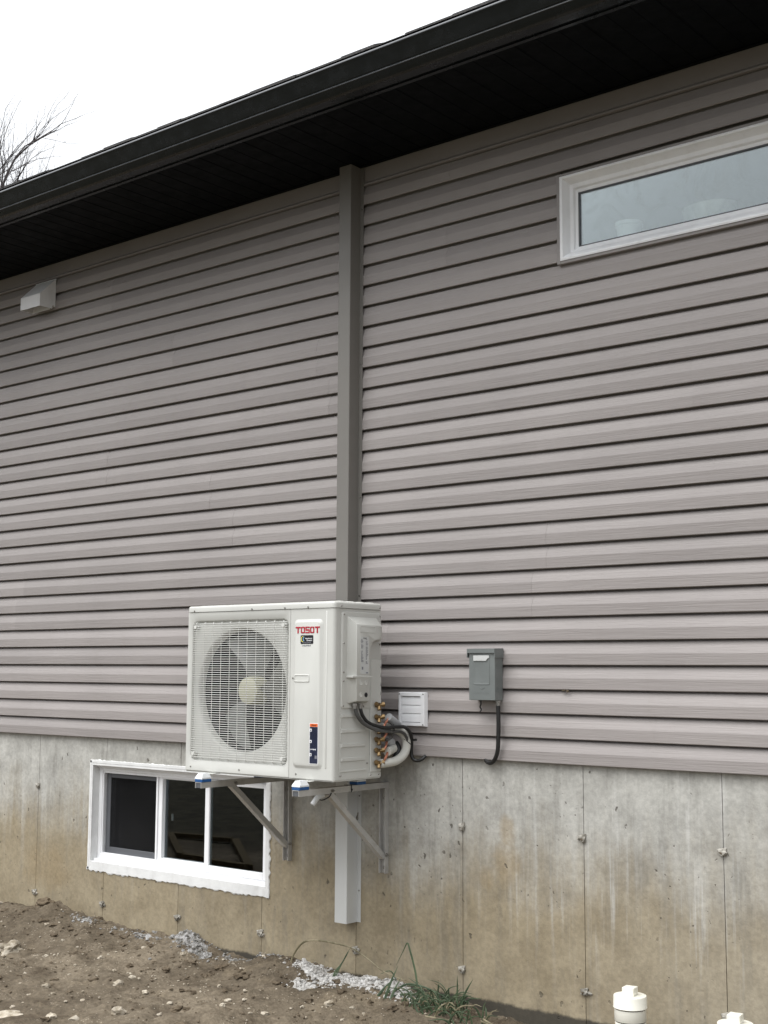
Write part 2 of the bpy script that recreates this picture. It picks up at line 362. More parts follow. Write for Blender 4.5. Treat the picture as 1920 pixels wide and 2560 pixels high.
# ------------------------------------------------------------------ ground
WALLG = [(-60, -1.1), (-6, -1.06), (-3.39, -1.025), (-3.09, -0.985), (-2.82, -0.958), (-2.59, -0.982), (-2.415, -0.997), (-2.16, -0.997), (-1.89, -1.006),
         (-1.66, -0.985), (-1.46, -1.04), (-1.24, -1.042), (-1.02, -1.01), (-0.857, -1.0), (-0.718, -1.025), (-0.6, -1.025), (-0.395, -1.015),
         (-0.25, -1.02), (0.07, -1.05), (0.24, -1.075), (0.6, -1.13), (1.5, -1.2), (3, -1.25), (60, -1.3)]
def interp(t, x):
    for (a, za), (b2, zb) in zip(t, t[1:]):
        if a <= x <= b2:
            k = (x-a)/(b2-a); return za+(zb-za)*k
    return t[0][1] if x < t[0][0] else t[-1][1]
def sm(a, b2, x):
    t = min(1, max(0, (x-a)/(b2-a))); return t*t*(3-2*t)
FRONT = [(-300, -1.12), (-4, -1.08), (-0.6, -1.065), (0.4, -1.15), (1.5, -1.24), (4, -1.3), (300, -1.4)]
def gz(x, y, detail=True):
    w = interp(WALLG, x); f = interp(FRONT, x) - 0.02*sm(0.6, 3, -y)
    k = sm(0.0, 0.55, -y); z = w*(1-k)+f*k
    if detail:
        near = math.exp(-max(0, abs(y+0.6)-1.5)*0.6)*math.exp(-max(0, abs(x+1.2)-3)*0.6)
        p = Vector((x, y, 0.3))
        z += near*(0.028*noise.noise(p*1.3) + 0.022*noise.noise(p*3.7+Vector((5, 2, 0))) + 0.020*noise.noise(p*9) + 0.016*abs(noise.noise(p*19)) + 0.009*noise.noise(p*41)+0.010*max(0, noise.noise(p*26+Vector((9, 9, 2)))-0.25)*2)
        z += near*0.02*max(0, noise.noise(Vector((x*2.3+y*0.8, y*7.5, 4))))      # drag marks
    return z
def axis_vals(fine0, fine1, step, far0, far1):
    v = [fine0 + i*step for i in range(int((fine1-fine0)/step)+1)]; s = step; x = v[-1]
    while x < far1: s *= 1.35; x += s; v.append(x)
    s = step; x = v[0]; pre = []
    while x > far0: s *= 1.35; x -= s; pre.append(x)
    return pre[::-1] + v
xs = axis_vals(-4.0, 1.2, 0.018, -400, 400); ys = axis_vals(-2.2, 0.06, 0.018, -400, 400)
vv = [(x, y, gz(x, y, -5 < x < 2.5 and -4 < y < 1)) for y in ys for x in xs]; nx = len(xs)
ff = [(j*nx+i, j*nx+i+1, (j+1)*nx+i+1, (j+1)*nx+i) for j in range(len(ys)-1) for i in range(nx-1)]
me = bpy.data.meshes.new('ground'); me.from_pydata(vv, [], ff); me.materials.append(MT['dirt'])
me.polygons.foreach_set('use_smooth', [True]*len(me.polygons))
tag(link('ground', me), 'bare brown dirt with drag marks sloping up to the house wall', None, None, 'structure')

# ------------------------------------------------------------------ house
P = 0.1016; SEAM0 = 0.0; SEAM = 0.6096
HX0, HX1, HY1 = -6.6, 5.6, 8.0
ZS = 2.835                                   # soffit height
house = thing('house', 'house with taupe clapboard siding on a bare concrete foundation and black eaves', 'house', (-0.5, 0, -1.0))
WX0, WX1, WZ0, WZ1 = 0.552, 2.07, 2.135, 2.508          # upper window opening
LX0, LX1, LZ0, LZ1 = -2.575, -1.175, -0.722, -0.128     # basement window opening
# sheathing behind the planks, with the upper window opening
def wall_with_hole(x0, x1, z0, z1, hx0, hx1, hz0, hz1, y0, y1):
    bm = bmesh.new()
    for a in ((x0, hx0, z0, z1), (hx1, x1, z0, z1), (hx0, hx1, z0, hz0), (hx0, hx1, hz1, z1)): box(bm, a[0], a[1], y0, y1, a[2], a[3])
    return bm
siding = part('siding_wall', wall_with_hole(HX0, HX1, 0.02, ZS+0.05, WX0, WX1, WZ0, WZ1, 0.030, 0.16), 'trim', house)
bm = bmesh.new(); box(bm, HX0, HX0+0.15, 0.16, HY1, -1.6, ZS+0.05); box(bm, HX1-0.15, HX1, 0.16, HY1, -1.6, ZS+0.05); box(bm, HX0+0.15, HX1-0.15, HY1-0.15, HY1, -1.6, ZS+0.05)
part('outer_wall', bm, 'trim', house)
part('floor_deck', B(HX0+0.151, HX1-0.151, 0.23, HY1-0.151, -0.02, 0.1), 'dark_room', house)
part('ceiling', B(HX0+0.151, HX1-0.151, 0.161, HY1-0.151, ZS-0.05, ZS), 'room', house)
# planks: dutch-lap courses, each its own mesh
FLAT, DEP = 0.0505, 0.0160
def plank(x0, x1, k, lift):
    z = k*P; t = 0.0020
    prof = [(0.0025, 0.0), (0.0, 0.0025), (-0.0006, FLAT-0.004), (0.0006, FLAT), (DEP*0.5, FLAT+0.0205), (DEP, FLAT+0.0420), (0.0265, P-0.0015), (0.0265, P+0.028),
            (0.0285, P+0.028), (0.0285, P-0.0035), (DEP+t, FLAT+0.0400), (DEP*0.5+t, FLAT+0.0190), (t+0.0004, FLAT-0.001), (t+0.0005, 0.004), (0.007, 0.006), (0.007, 0.004)]
    n = max(2, int((x1-x0)/0.45)+1); bm = bmesh.new(); rings = []
    for i in range(n):
        x = x0+(x1-x0)*i/(n-1); wv = 0.0010*noise.noise(Vector((x*1.1, k*0.7, 2))); wz = 0.0012*noise.noise(Vector((x*0.7, k*1.9, 9)))
        rings.append([bm.verts.new((x, p[0]-lift+wv, z+p[1]+wz)) for p in prof])
    m = len(prof)
    for a, b2 in zip(rings, rings[1:]):
        for i in range(m): bm.faces.new((a[i], a[(i+1) % m], b2[(i+1) % m], b2[i]))
    bm.faces.new(rings[0][::-1]); bm.faces.new(rings[-1])
    return bm
rj = random.Random(3); joint = 0
for k in range(27):
    if k % 2 == 0: joint = rj.uniform(-1.7, 1.7)
    cuts = [HX0]
    x = joint-3.66*2
    while x < HX1-0.3:
        if x > HX0+0.3: cuts.append(x)
        x += 3.66
    cuts.append(HX1)
    for i, (a, b2) in enumerate(zip(cuts, cuts[1:])):
        over = 0.03 if i < len(cuts)-2 else 0.0
        segs = [(a, b2+over)]
        if 21 <= k <= 24:
            s2 = []
            for (c, d) in segs:
                if c < WX0-0.018: s2.append((c, min(d, WX0-0.018)))
                if d > WX1+0.018: s2.append((max(c, WX1+0.018), d))
            segs = s2
        for (c, d) in segs:
            if d-c < 0.05: continue
            bmk = plank(c, d, k, 0.0009 if i % 2 else 0.0)
            org = ((c+d)/2, 0, k*P)
            part('siding_plank', bmk, 'siding', siding, org)
bm = bmesh.new(); prism(bm, [(0.029, 27*P-0.004), (0.0, 27*P-0.004), (-0.001, 27*P+0.004), (0.003, 27*P+0.01), (0.005, 27*P+0.014), (0.005, ZS-0.002), (0.029, ZS-0.002)], 'x', HX0, HX1)
part('finish_trim', bm, 'trim', siding)
part('starter_flashing', B(HX0, HX1, 0.0135, 0.0242, -0.002, 0.03), 'trim', siding)

# foundation: one slab per form panel, thin fin gaps between them
FY = 0.025
found = part('foundation_wall', wall_with_hole(HX0+0.02, HX1-0.02, -1.6, 0.018, LX0-0.001, LX1+0.001, LZ0-0.001, LZ1+0.001, FY+0.012, 0.225), 'concrete', house)
def cpanel(x0, x1, zlo=-1.6, zhi=0.014):
    g = 0.0015; x0 += g; x1 -= g; bm = bmesh.new(); zc = sorted({zlo, zhi, *[c for c in (LZ0, LZ1) if zlo < c < zhi]}); xc = sorted({x0, x1, *[c for c in (LX0, LX1) if x0 < c < x1]})
    for a, b2 in zip(xc, xc[1:]):
        for c, d in zip(zc, zc[1:]):
            if LX0-1e-6 <= a and b2 <= LX1+1e-6 and c >= LZ0-1e-6 and d <= LZ1+1e-6: continue
            vs_ = [bm.verts.new(q) for q in ((a, FY, c), (b2, FY, c), (b2, FY, d), (a, FY, d))]; bm.faces.new(vs_)
    bmesh.ops.remove_doubles(bm, verts=bm.verts[:], dist=1e-5)
    ret = bmesh.ops.extrude_face_region(bm, geom=bm.faces[:])
    for v in [e for e in ret['geom'] if isinstance(e, bmesh.types.BMVert)]: v.co.y += 0.0125
    return bm
i0 = int(math.floor((HX0-SEAM0)/SEAM)); 
for i in range(i0, int((HX1-SEAM0)/SEAM)+1):
    a, b2 = max(HX0, SEAM0+i*SEAM), min(HX1, SEAM0+(i+1)*SEAM)
    if b2-a > 0.05:
        for zl, zh in (((-1.6, LZ0), (LZ1, 0.014)) if LX0 < a and b2 < LX1 else ((-1.6, 0.014),)):
            part('concrete_panel', cpanel(a, b2, zl, zh), 'concrete', found, ((a+b2)/2, FY, (zl+zh)/2))
# mortar over the form-tie holes, on the seams
ti = 0
for i in range(-9, 8):
    for z in (-0.295, -0.898):
        x = SEAM0+i*SEAM
        if LX0-0.03 < x < LX1+0.03 and z > LZ0-0.02: continue
        ti += 1; bm = bmesh.new(); rs = random.Random(ti*11)
        for q in range(4):
            k_ = 1.0 if q == 0 else 0.5
            lump(bm, (x+(0 if q == 0 else rs.uniform(-.02, .02)), FY-0.003, z+(0 if q == 0 else rs.uniform(-.010, .008))), rs.uniform(.017, .022)*k_, 0.012*k_, rs.uniform(.013, .017)*k_, 0.0, 0.5, 2, 1.6+q)
        part('tie_patch', bm, 'patch', found, (x, FY, z))
        bm = bmesh.new(); lump(bm, (x+rs.uniform(-.008, .008), FY-0.0118, z-0.005), 0.006, 0.004, 0.0045, 0.0, 0.4, 1); part('tie_hole', bm, 'stone_brown', found, (x, FY-0.01, z))

# eaves: soffit panels, fascia, gutter
SY = -0.60
soff = part('soffit', B(HX0-0.1, HX1+0.1, SY, 0.03, ZS+0.012, ZS+0.02), 'soffit', house)
pw = 0.3048; n = int((HX1-HX0)/pw)
for i in range(n):
    a = HX0+i*pw; prof = [(a+0.001, ZS+0.011), (a+0.001, ZS)]
    for q in range(3):
        x = a+0.003+q*pw/3; prof += [(x+0.006, ZS), (x+0.008, ZS-0.0), (x+pw/3-0.012, ZS), (x+pw/3-0.0095, ZS+0.0022), (x+pw/3-0.0055, ZS+0.0022), (x+pw/3-0.004, ZS)]
    prof = [prof[0], prof[1]] + prof[2:-1] + [(a+pw-0.001, ZS), (a+pw-0.001, ZS+0.011)]
    cl_ = []
    for q in prof:
        if not cl_ or (abs(q[0]-cl_[-1][0])+abs(q[1]-cl_[-1][1])) > 1e-4: cl_.append(q)
    part('soffit_panel', prism(bmesh.new(), cl_, 'y', SY+0.001, 0.0), 'soffit', soff, (a+pw/2, SY/2, ZS))
part('soffit_channel', B(HX0, HX1, -0.022, 0.0, ZS-0.004, ZS-0.0005), 'soffit', soff)
part('fascia', B(HX0-0.1, HX1+0.1, SY-0.02, SY-0.0005, ZS-0.006, ZS+0.18), 'gutter', house)
def goff(d, z): return (SY-0.021-d, ZS+z)
gp = [(0.0, 0.0), (0.056, 0.0), (0.066, 0.006), (0.0745, 0.018), (0.0825, 0.0315), (0.0850, 0.0335), (0.0852, 0.0350), (0.0825, 0.0400), (0.0765, 0.0470), (0.079, 0.050), (0.084, 0.062), (0.092, 0.082),
      (0.102, 0.106), (0.1065, 0.1155), (0.1090, 0.1165), (0.1092, 0.1190), (0.1065, 0.1240), (0.102, 0.129), (0.090, 0.129), (0.090, 0.1275), (0.101, 0.1275), (0.1055, 0.121), (0.1035, 0.116), (0.0995, 0.106), (0.0895, 0.082), (0.0815, 0.062), (0.0755, 0.048), (0.0795, 0.041), (0.0795, 0.035), (0.0725, 0.019), (0.064, 0.008), (0.055, 0.0025), (0.0015, 0.0025), (0.0015, 0.127), (0, 0.127)]
gut = part('gutter', prism(bmesh.new(), [goff(*q) for q in gp], 'x', HX0-0.12, HX1+0.12), 'gutter', house)
# roof: two slopes and the first courses of shingles
SL = 0.5; RE = SY-0.075                       # slope, eave edge of the shingles
ZE = ZS+0.178
def roofz(y): return ZE + (y-RE)*SL
bm = bmesh.new(); ym = (HY1+0.6)/2+0.0; prism(bm, [(RE+0.012, ZE-0.03), (RE+0.012, ZE-0.012), (ym, roofz(ym)-0.012), (HY1+0.6, ZE-0.012), (HY1+0.6, ZE-0.03), (ym, roofz(ym)-0.05)], 'x', HX0-0.1, HX1+0.1)
roof = part('roof', bm, 'shingle', house)
rs = random.Random(21)
for c in range(3):
    x = HX0-0.1
    while x < HX1:
        w = rs.uniform(0.11, 0.30); th = rs.choice((0.004, 0.0085, 0.0085, 0.012)); y0 = RE+c*0.14+rs.uniform(-.004, .004); y1 = y0+0.16
        lift = 0.003*c + rs.uniform(0, .003); bm = bmesh.new()
        A = [(y0, roofz(y0)-0.011+lift), (y1, roofz(y1)-0.011+lift), (y1, roofz(y1)-0.011+lift+th), (y0, roofz(y0)-0.011+lift+th)]
        prism(bm, A, 'x', x, x+w-0.002); part('shingle', bm, 'shingle', roof, (x+w/2, y0, roofz(y0))); x += w
for (x, sgn) in ((HX0, -1), (HX1, 1)):
    bm = bmesh.new(); prism(bm, [(0.02, ZS+0.05), (HY1-0.02, ZS+0.05), (ym, roofz(ym)-0.06)], 'x', x, x-sgn*0.1); part('gable', bm, 'trim', house)

# upper window
win = part('window', B(WX0, WX1, 0.05, 0.155, WZ1-0.012, WZ1-0.0005), 'white_vinyl', house)
def ring(bm, x0, x1, z0, z1, w, y0, y1, bev=0.0, wb=None, wt=None):
    wb = w if wb is None else wb; wt = w if wt is None else wt
    box(bm, x0, x0+w, y0, y1, z0, z1, bev); box(bm, x1-w, x1, y0, y1, z0, z1, bev)
    box(bm, x0+w, x1-w, y0+0.0005, y1, z0, z0+wb, bev); box(bm, x0+w, x1-w, y0+0.0005, y1, z1-wt, z1, bev); return bm
part('siding_channel', ring(bmesh.new(), WX0-0.018, WX1+0.018, WZ0-0.014, WZ1+0.014, 0.0165, -0.009, 0.018, 0.001), 'trim', win)
bm = bmesh.new()
lo = [(WX0-0.001, WX1+0.001, WZ0-0.001, WZ1+0.001, -0.012), (WX0+0.005, WX1-0.005, WZ0+0.006, WZ1-0.004, -0.014), (WX0+0.012, WX1-0.012, WZ0+0.012, WZ1-0.010, -0.012), (WX0+0.020, WX1-0.020, WZ0+0.026, WZ1-0.018, 0.004),
      (WX0+0.030, WX1-0.030, WZ0+0.040, WZ1-0.030, 0.024), (WX0+0.043, WX1-0.043, WZ0+0.050, WZ1-0.046, 0.030), (WX0+0.048, WX1-0.048, WZ0+0.054, WZ1-0.052, 0.041), (WX0+0.058, WX1-0.058, WZ0+0.064, WZ1-0.064, 0.044), (WX0+0.060, WX1-0.060, WZ0+0.066, WZ1-0.066, 0.06)]
loft(bm, [[(a, y, c), (b2, y, c), (b2, y, d), (a, y, d)] for a, b2, c, d, y in lo]); part('frame', bm, 'white_vinyl', win)
part('glazing_bead', ring(bmesh.new(), WX0+0.056, WX1-0.056, WZ0+0.062, WZ1-0.062, 0.008, 0.046, 0.058), 'grey_vinyl', win)
part('pane', B(WX0+0.056, WX1-0.056, 0.052, 0.056, WZ0+0.062, WZ1-0.062), 'glass_high', win)
part('inner_sill', B(WX0+0.002, WX1-0.002, 0.075, 0.36, WZ0+0.002, WZ0+0.03), 'white_vinyl', win)

# basement window set in a painted buck
lw = part('window', ring(bmesh.new(), LX0, LX1, LZ0, LZ1, 0.022, 0.0205, 0.2, 0.001, 0.045, 0.026), 'white_paint', house)
# ragged mortar edge round the buck
bm = bmesh.new(); rs = random.Random(5)
def rag(a, b2, vert, base, out, ed, yo=0.0):
    n = int((b2-a)/0.006)+1; L1 = []; L2 = []; L3 = []; L4 = []
    for i in range(n+1):
        t = a+(b2-a)*i/n; o_ = out*(0.6+0.45*noise.noise(Vector((t*11, base, 1)))+0.75*noise.noise(Vector((t*47, base, 7)))); o_ = max(0.003, o_)
        i2 = base; e = base+ed*o_
        for L, q, y in ((L1, i2-ed*0.012, 0.0195+yo), (L2, i2+ed*o_*0.5, 0.0195+yo), (L3, e, 0.0225+yo), (L4, e, 0.03)): L.append(bm.verts.new((q, y, t) if vert else (t, y, q)))
    for A, C in ((L1, L2), (L2, L3), (L3, L4)):
        for i in range(n): bm.faces.new((A[i], A[i+1], C[i+1], C[i]))
rag(LX0-0.006, LX1+0.008, False, LZ0, 0.013, -1); rag(LZ0-0.006, LZ1, True, LX1, 0.014, 1, -0.0011); rag(LX0, LX1, False, LZ1, 0.006, 1); rag(LZ0, LZ1, True, LX0, 0.005, -1)
part('mortar_edge', bm, 'white_paint', lw)
FX0, FX1, FZ0, FZ1 = LX0+0.0225, LX1-0.0225, LZ0+0.0455, LZ1-0.0265
fr = part('frame', ring(bmesh.new(), FX0, FX1, FZ0, FZ1, 0.026, 0.068, 0.16, 0.002, 0.04, 0.03), 'white_vinyl', lw)
bm = bmesh.new(); box(bm, FX0, FX1, 0.052, 0.0675, FZ1-0.012, FZ1); box(bm, FX0, FX1, 0.044, 0.0675, FZ0, FZ0+0.013); part('drip_lip', bm, 'white_vinyl', lw)
zb, zt = FZ0+0.0405, FZ1-0.0305
x1m, x2m = -2.068, -1.682
part('track', ring(bmesh.new(), FX0+0.0265, FX1-0.0265, zb, zt, 0.007, 0.074, 0.082, 0, 0.004, 0.012), 'white_vinyl', lw)
# left: insect screen
bm = ring(bmesh.new(), FX0+0.034, x1m, zb, zt-0.004, 0.034, 0.096, 0.106, 0.002); part('screen_frame', bm, 'grey_vinyl', lw)
part('insect_screen', B(FX0+0.066, x1m-0.03, 0.1, 0.1008, zb+0.03, zt-0.03), 'screen', lw)
part('pane', B(FX0+0.03, x1m+0.02, 0.132, 0.136, zb, zt), 'glass_low', lw)
# middle and right sashes
part('sash', ring(bmesh.new(), x1m+0.0005, x2m+0.03, zb+0.0005, zt-0.001, 0.030, 0.084, 0.118, 0.002, 0.014, 0.02), 'white_vinyl', lw)
part('pane', B(x1m+0.028, x2m+0.02, 0.108, 0.112, zb+0.012, zt-0.018), 'glass_low', lw)
part('sash', ring(bmesh.new(), x2m, FX1-0.027, zb-0.022, zt-0.0015, 0.033, 0.0645, 0.0825, 0.002, 0.036, 0.024), 'white_vinyl', lw)
part('pane', B(x2m+0.03, FX1-0.055, 0.074, 0.078, zb+0.012, zt-0.022), 'glass_low', lw)
part('screen_stile', B(x1m-0.012, x1m, 0.078, 0.118, zb, zt), 'white_vinyl', lw)
for xx, yy in ((x1m+0.06, 0.15), (x2m+0.07, 0.15)):
    part('inner_stile', B(xx, xx+0.032, yy, yy+0.02, zb, zt, 0.002), 'grey_vinyl', lw)
    bm = B(xx+0.008, xx+0.022, yy-0.022, yy-0.001, -0.42, -0.36, 0.003); tube(bm, spline([(xx+0.015, yy-0.022, -0.385), (xx+0.018, yy-0.034, -0.39), (xx+0.02, yy-0.036, -0.425)], 4), 0.005, 6); part('latch', bm, 'white_vinyl', lw)
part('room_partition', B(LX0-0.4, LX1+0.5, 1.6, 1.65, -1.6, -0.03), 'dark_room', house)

# things seen through the upper window, on its inner sill
o = bmesh.new(); prof = [(0.032, 0.0), (0.046, 0.085), (0.05, 0.088), (0.05, 0.1), (0.044, 0.1), (0.04, 0.08)]
loft(o, [[(0.80+1.2*r*math.cos(a), 0.145+1.2*r*math.sin(a), WZ0+z*1.25+0.0305) for a in [2*math.pi*i/18 for i in range(18)]] for r, z in prof], True, True)
solo('flower_pot', o, 'white_vinyl', (0.80, 0.145, WZ0+0.03), 'small white pot behind the glass of the upper window', 'pot', smooth=True)
o = bmesh.new(); prof = [(0.07, 0.0), (0.10, 0.05), (0.112, 0.1), (0.118, 0.13), (0.122, 0.132), (0.116, 0.128), (0.1, 0.07), (0.06, 0.012)]
loft(o, [[(1.16+r*math.cos(a), 0.17+r*0.7*math.sin(a), WZ0+z*0.95+0.0305) for a in [2*math.pi*i/22 for i in range(22)]] for r, z in prof], True, True)
solo('metal_bowl', o, 'alu', (1.16, 0.17, WZ0+0.03), 'shiny metal bowl behind the glass of the upper window', 'bowl', smooth=True)

# ------------------------------------------------------------------ line covers
def line_cover(name, label, x0, x1, yf, yb, z0, z1, mat, screws):
    t = thing(name, label, 'pipe cover', ((x0+x1)/2, yb, z0), 'sheet metal covers over the pipes')
    w = 0.0012; fl = 0.021
    pr = [(x0-0.004, yb), (x0-0.004, yb-0.0015), (x0, yb-0.0015), (x0, yf+0.002), (x0+0.002, yf), (x1-0.002, yf), (x1, yf+0.002), (x1, yb-0.0015), (x1+fl, yb-0.0015), (x1+fl, yb)]
    inn = [(x1-w, yb), (x1-w, yf+0.0025), (x1-0.0025, yf+w), (x0+0.0025, yf+w), (x0+w, yf+0.0025), (x0+w, yb)]
    bm = bmesh.new(); prism(bm, pr+inn, 'z', z0, z1); part('cover', bm, mat, t)
    for z in screws:
        bm = bmesh.new(); cyl(bm, (x1+fl*0.55, yb-0.0015, z), (0, -1, 0), 0.004, 0.003, 8); part('screw', bm, 'screw', t)
    return t
line_cover('pipe_cover', 'tall taupe metal pipe cover running from the eave down behind the outdoor unit', -0.667, -0.5915, -0.074, -0.0008, 0.12, 2.832, 'cover_dark', (2.62, 1.85, 1.2, 0.73))
line_cover('pipe_cover', 'short light grey metal pipe cover on the concrete below the outdoor unit', -0.676, -0.602, -0.052, FY-0.0008, -0.772, -0.06, 'cover_light', (-0.63, -0.2))

# ------------------------------------------------------------------ brackets
def bracket(xc, label):
    t = thing('wall_bracket', label, 'bracket', (xc, FY, -0.54), 'steel brackets under the outdoor unit')
    h = 0.0185; zt_, zb_ = -0.127, -0.153
    # vertical channel on the wall
    bm = bmesh.new(); u = [(xc-h, FY-0.001), (xc-h, FY-0.026), (xc-h+0.003, FY-0.026), (xc-h+0.003, FY-0.004), (xc+h-0.003, FY-0.004), (xc+h-0.003, FY-0.026), (xc+h, FY-0.026), (xc+h, FY-0.001)]
    prism(bm, u, 'z', -0.535, zt_-0.001); part('wall_rail', bm, 'alu', t)
    bm = bmesh.new(); a = [(xc-h-0.001, zt_), (xc+h+0.001, zt_), (xc+h+0.001, zb_), (xc+h-0.0015, zb_), (xc+h-0.0015, zt_-0.0025), (xc-h+0.0015, zt_-0.0025), (xc-h+0.0015, zb_), (xc-h-0.001, zb_)]
    prism(bm, a, 'y', -0.58, FY-0.002); part('arm', bm, 'alu', t)
    part('arm_cap', B(xc-h+0.002, xc+h-0.002, -0.577, -0.573, zb_+0.001, zt_-0.003), 'grey_vinyl', t)
    d0, d1 = Vector((xc, -0.375, -0.149)), Vector((xc, FY-0.022, -0.462)); ax = (d1-d0); L = ax.length
    bm = B(-0.0135, 0.0135, -0.013, 0.013, 0, L, 0.0015); q = Vector((0, 0, 1)).rotation_difference(ax)
    bmesh.ops.transform(bm, matrix=Matrix.Translation(d0) @ q.to_matrix().to_4x4(), verts=bm.verts[:]); part('brace', bm, 'alu', t)
    for p_ in ((xc+h, FY-0.02, -0.452), (xc+h+0.001, -0.365, -0.141)):
        bm = bmesh.new(); cyl(bm, p_, (1, 0, 0), 0.008, 0.006, 6); cyl(bm, (p_[0]+0.006, p_[1], p_[2]), (1, 0, 0), 0.004, 0.006, 8); part('bolt', bm, 'screw', t)
    for z in (-0.2, -0.51):
        bm = bmesh.new(); cyl(bm, (xc, FY-0.004, z), (0, -1, 0), 0.008, 0.007, 6); part('anchor_bolt', bm, 'screw', t)
    for yp in (-0.555, -0.18):
        pd = part('pad', B(xc-0.024, xc+0.024, yp-0.024, yp+0.036, zt_+0.0003, zt_+0.014, 0.002), 'blue', t)
        bm = bmesh.new(); z0 = zt_+0.0142
        loft(bm, [[(xc-a, yp+0.006-c, z), (xc+a, yp+0.006-c, z), (xc+a, yp+0.006+c, z), (xc-a, yp+0.006+c, z)] for a, c, z in ((0.024, 0.03, z0), (0.024, 0.029, z0+0.006), (0.014, 0.018, z0+0.0255))], True, True)
        part('pad_top', bm, 'pad', pd)
    return t
bracket(-0.436, 'steel wall bracket under the valve end of the outdoor unit beside the grey pipe cover')
bracket(-1.040, 'steel wall bracket under the fan end of the outdoor unit crossing the basement window')

# ------------------------------------------------------------------ outdoor unit
AX0, AX1, AY0, AY1, AZ0, AZ1 = -1.218, -0.294, -0.500, -0.185, -0.086, 0.676
ac = thing('air_conditioner', 'cream outdoor air conditioner with round fan behind a wire grille on wall brackets', 'air conditioner', ((AX0+AX1)/2, (AY0+AY1)/2, AZ0))
LIDZ = 0.648; SPX = -0.552
# fan panel: frame, recess, orifice and bell mouth in one pressed sheet
NP = 144
def by_angle(cx, cz, fn):
    out = []
    for i in range(NP):
        a = 2*math.pi*i/NP; out.append(fn(math.cos(a), math.sin(a)))
    return out
FCX, FCZ = -0.876, 0.286
def rect_loop(x0, x1, z0, z1, rad, y):
    pts = []
    for i in range(NP):
        a = 2*math.pi*(i+0.5)/NP; c, s = math.cos(a), math.sin(a)
        tx = ((x1-FCX)/c if c > 0 else (x0-FCX)/c) if abs(c) > 1e-9 else 1e9
        tz = ((z1-FCZ)/s if s > 0 else (z0-FCZ)/s) if abs(s) > 1e-9 else 1e9
        t = min(tx, tz); x, z = FCX+t*c, FCZ+t*s
        if rad > 0:
            ccx = x1-rad if x > FCX else x0+rad; ccz = z1-rad if z > FCZ else z0+rad
            if (x-ccx)*(1 if x > FCX else -1) > 0 and (z-ccz)*(1 if z > FCZ else -1) > 0:
                d = Vector((x-ccx, z-ccz)); d.normalize(); x, z = ccx+d.x*rad, ccz+d.y*rad
        pts.append([x, y, z])
    if rad == 0:
        for X in (x0, x1):
            for Z in (z0, z1):
                j = min(range(NP), key=lambda q: (pts[q][0]-X)**2+(pts[q][2]-Z)**2); pts[j][0], pts[j][2] = X, Z
    return [tuple(p) for p in pts]
def circ(r, y): return [(FCX+r*math.cos(2*math.pi*(i+0.5)/NP), y, FCZ+r*math.sin(2*math.pi*(i+0.5)/NP)) for i in range(NP)]
GX0, GX1, GZ0, GZ1 = -1.186, -0.566, -0.036, 0.606
bm = bmesh.new()
loft(bm, [rect_loop(AX0, SPX-0.001, AZ0+0.002, LIDZ-0.001, 0, AY0+0.03), rect_loop(AX0, SPX-0.001, AZ0+0.002, LIDZ-0.001, 0, AY0+0.004), rect_loop(AX0+0.003, SPX-0.0015, AZ0+0.003, LIDZ-0.0015, 0, AY0),
          rect_loop(GX0-0.004, GX1+0.004, GZ0-0.004, GZ1+0.004, 0.032, AY0), rect_loop(GX0, GX1, GZ0, GZ1, 0.03, AY0+0.003), rect_loop(GX0+0.002, GX1-0.002, GZ0+0.002, GZ1-0.002, 0.03, AY0+0.016),
          circ(0.289, AY0+0.017), circ(0.283, AY0+0.020), circ(0.277, AY0+0.03), circ(0.274, AY0+0.05), circ(0.274, AY0+0.11)])
fp = part('fan_panel', bm, 'ac', ac, smooth=True)
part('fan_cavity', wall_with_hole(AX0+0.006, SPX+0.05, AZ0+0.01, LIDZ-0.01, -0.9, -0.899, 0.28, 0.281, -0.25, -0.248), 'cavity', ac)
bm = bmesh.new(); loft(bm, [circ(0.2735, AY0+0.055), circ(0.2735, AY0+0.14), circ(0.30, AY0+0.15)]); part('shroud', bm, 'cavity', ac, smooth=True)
# fan: hub and three swept blades
fan = thing_fan = part('fan', cyl(bmesh.new(), (FCX, AY0+0.1, FCZ), (0, 1, 0), 0.012, 0.14, 10), 'screw', ac)
hb = bmesh.new(); loft(hb, [[(FCX+r*math.cos(a), AY0+y, FCZ+r*math.sin(a)) for a in [2*math.pi*i/28 for i in range(28)]] for r, y in ((0.012, 0.052), (0.045, 0.054), (0.060, 0.062), (0.064, 0.075), (0.066, 0.14))], True, True)
part('hub', hb, 'hub', fan, smooth=True)
for ang in (84, 228, 346):
    bm = bmesh.new(); g = []
    for i in range(9):
        t = i/8; r = 0.06+0.205*t; row = []
        wid = R_((26 if ang < 90 else 44) + 26*math.sin(t*1.9)); lead = R_(14*t)
        for j in range(9):
            s = j/8-0.5; a = R_(ang)+lead+s*wid
            y = AY0+0.105 - s*0.075*(0.9+0.3*t) + 0.01*math.sin(j*0.4)
            row.append((FCX+r*math.cos(a), y, FCZ+r*math.sin(a)))
        g.append(row)
    for off in (0, 0.003):
        V = [[bm.verts.new((x, y+off, z)) for x, y, z in row] for row in g]
        for i in range(8):
            for j in range(8): bm.faces.new((V[i][j], V[i+1][j], V[i+1][j+1], V[i][j+1]))
    part('blade', bm, 'fan', fan, smooth=True)
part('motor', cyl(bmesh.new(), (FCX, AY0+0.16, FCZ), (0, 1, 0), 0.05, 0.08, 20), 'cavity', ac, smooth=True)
part('motor_bracket', B(FCX-0.05, FCX-0.03, AY0+0.165, AY0+0.18, AZ0+0.012, LIDZ-0.01), 'cavity', ac)
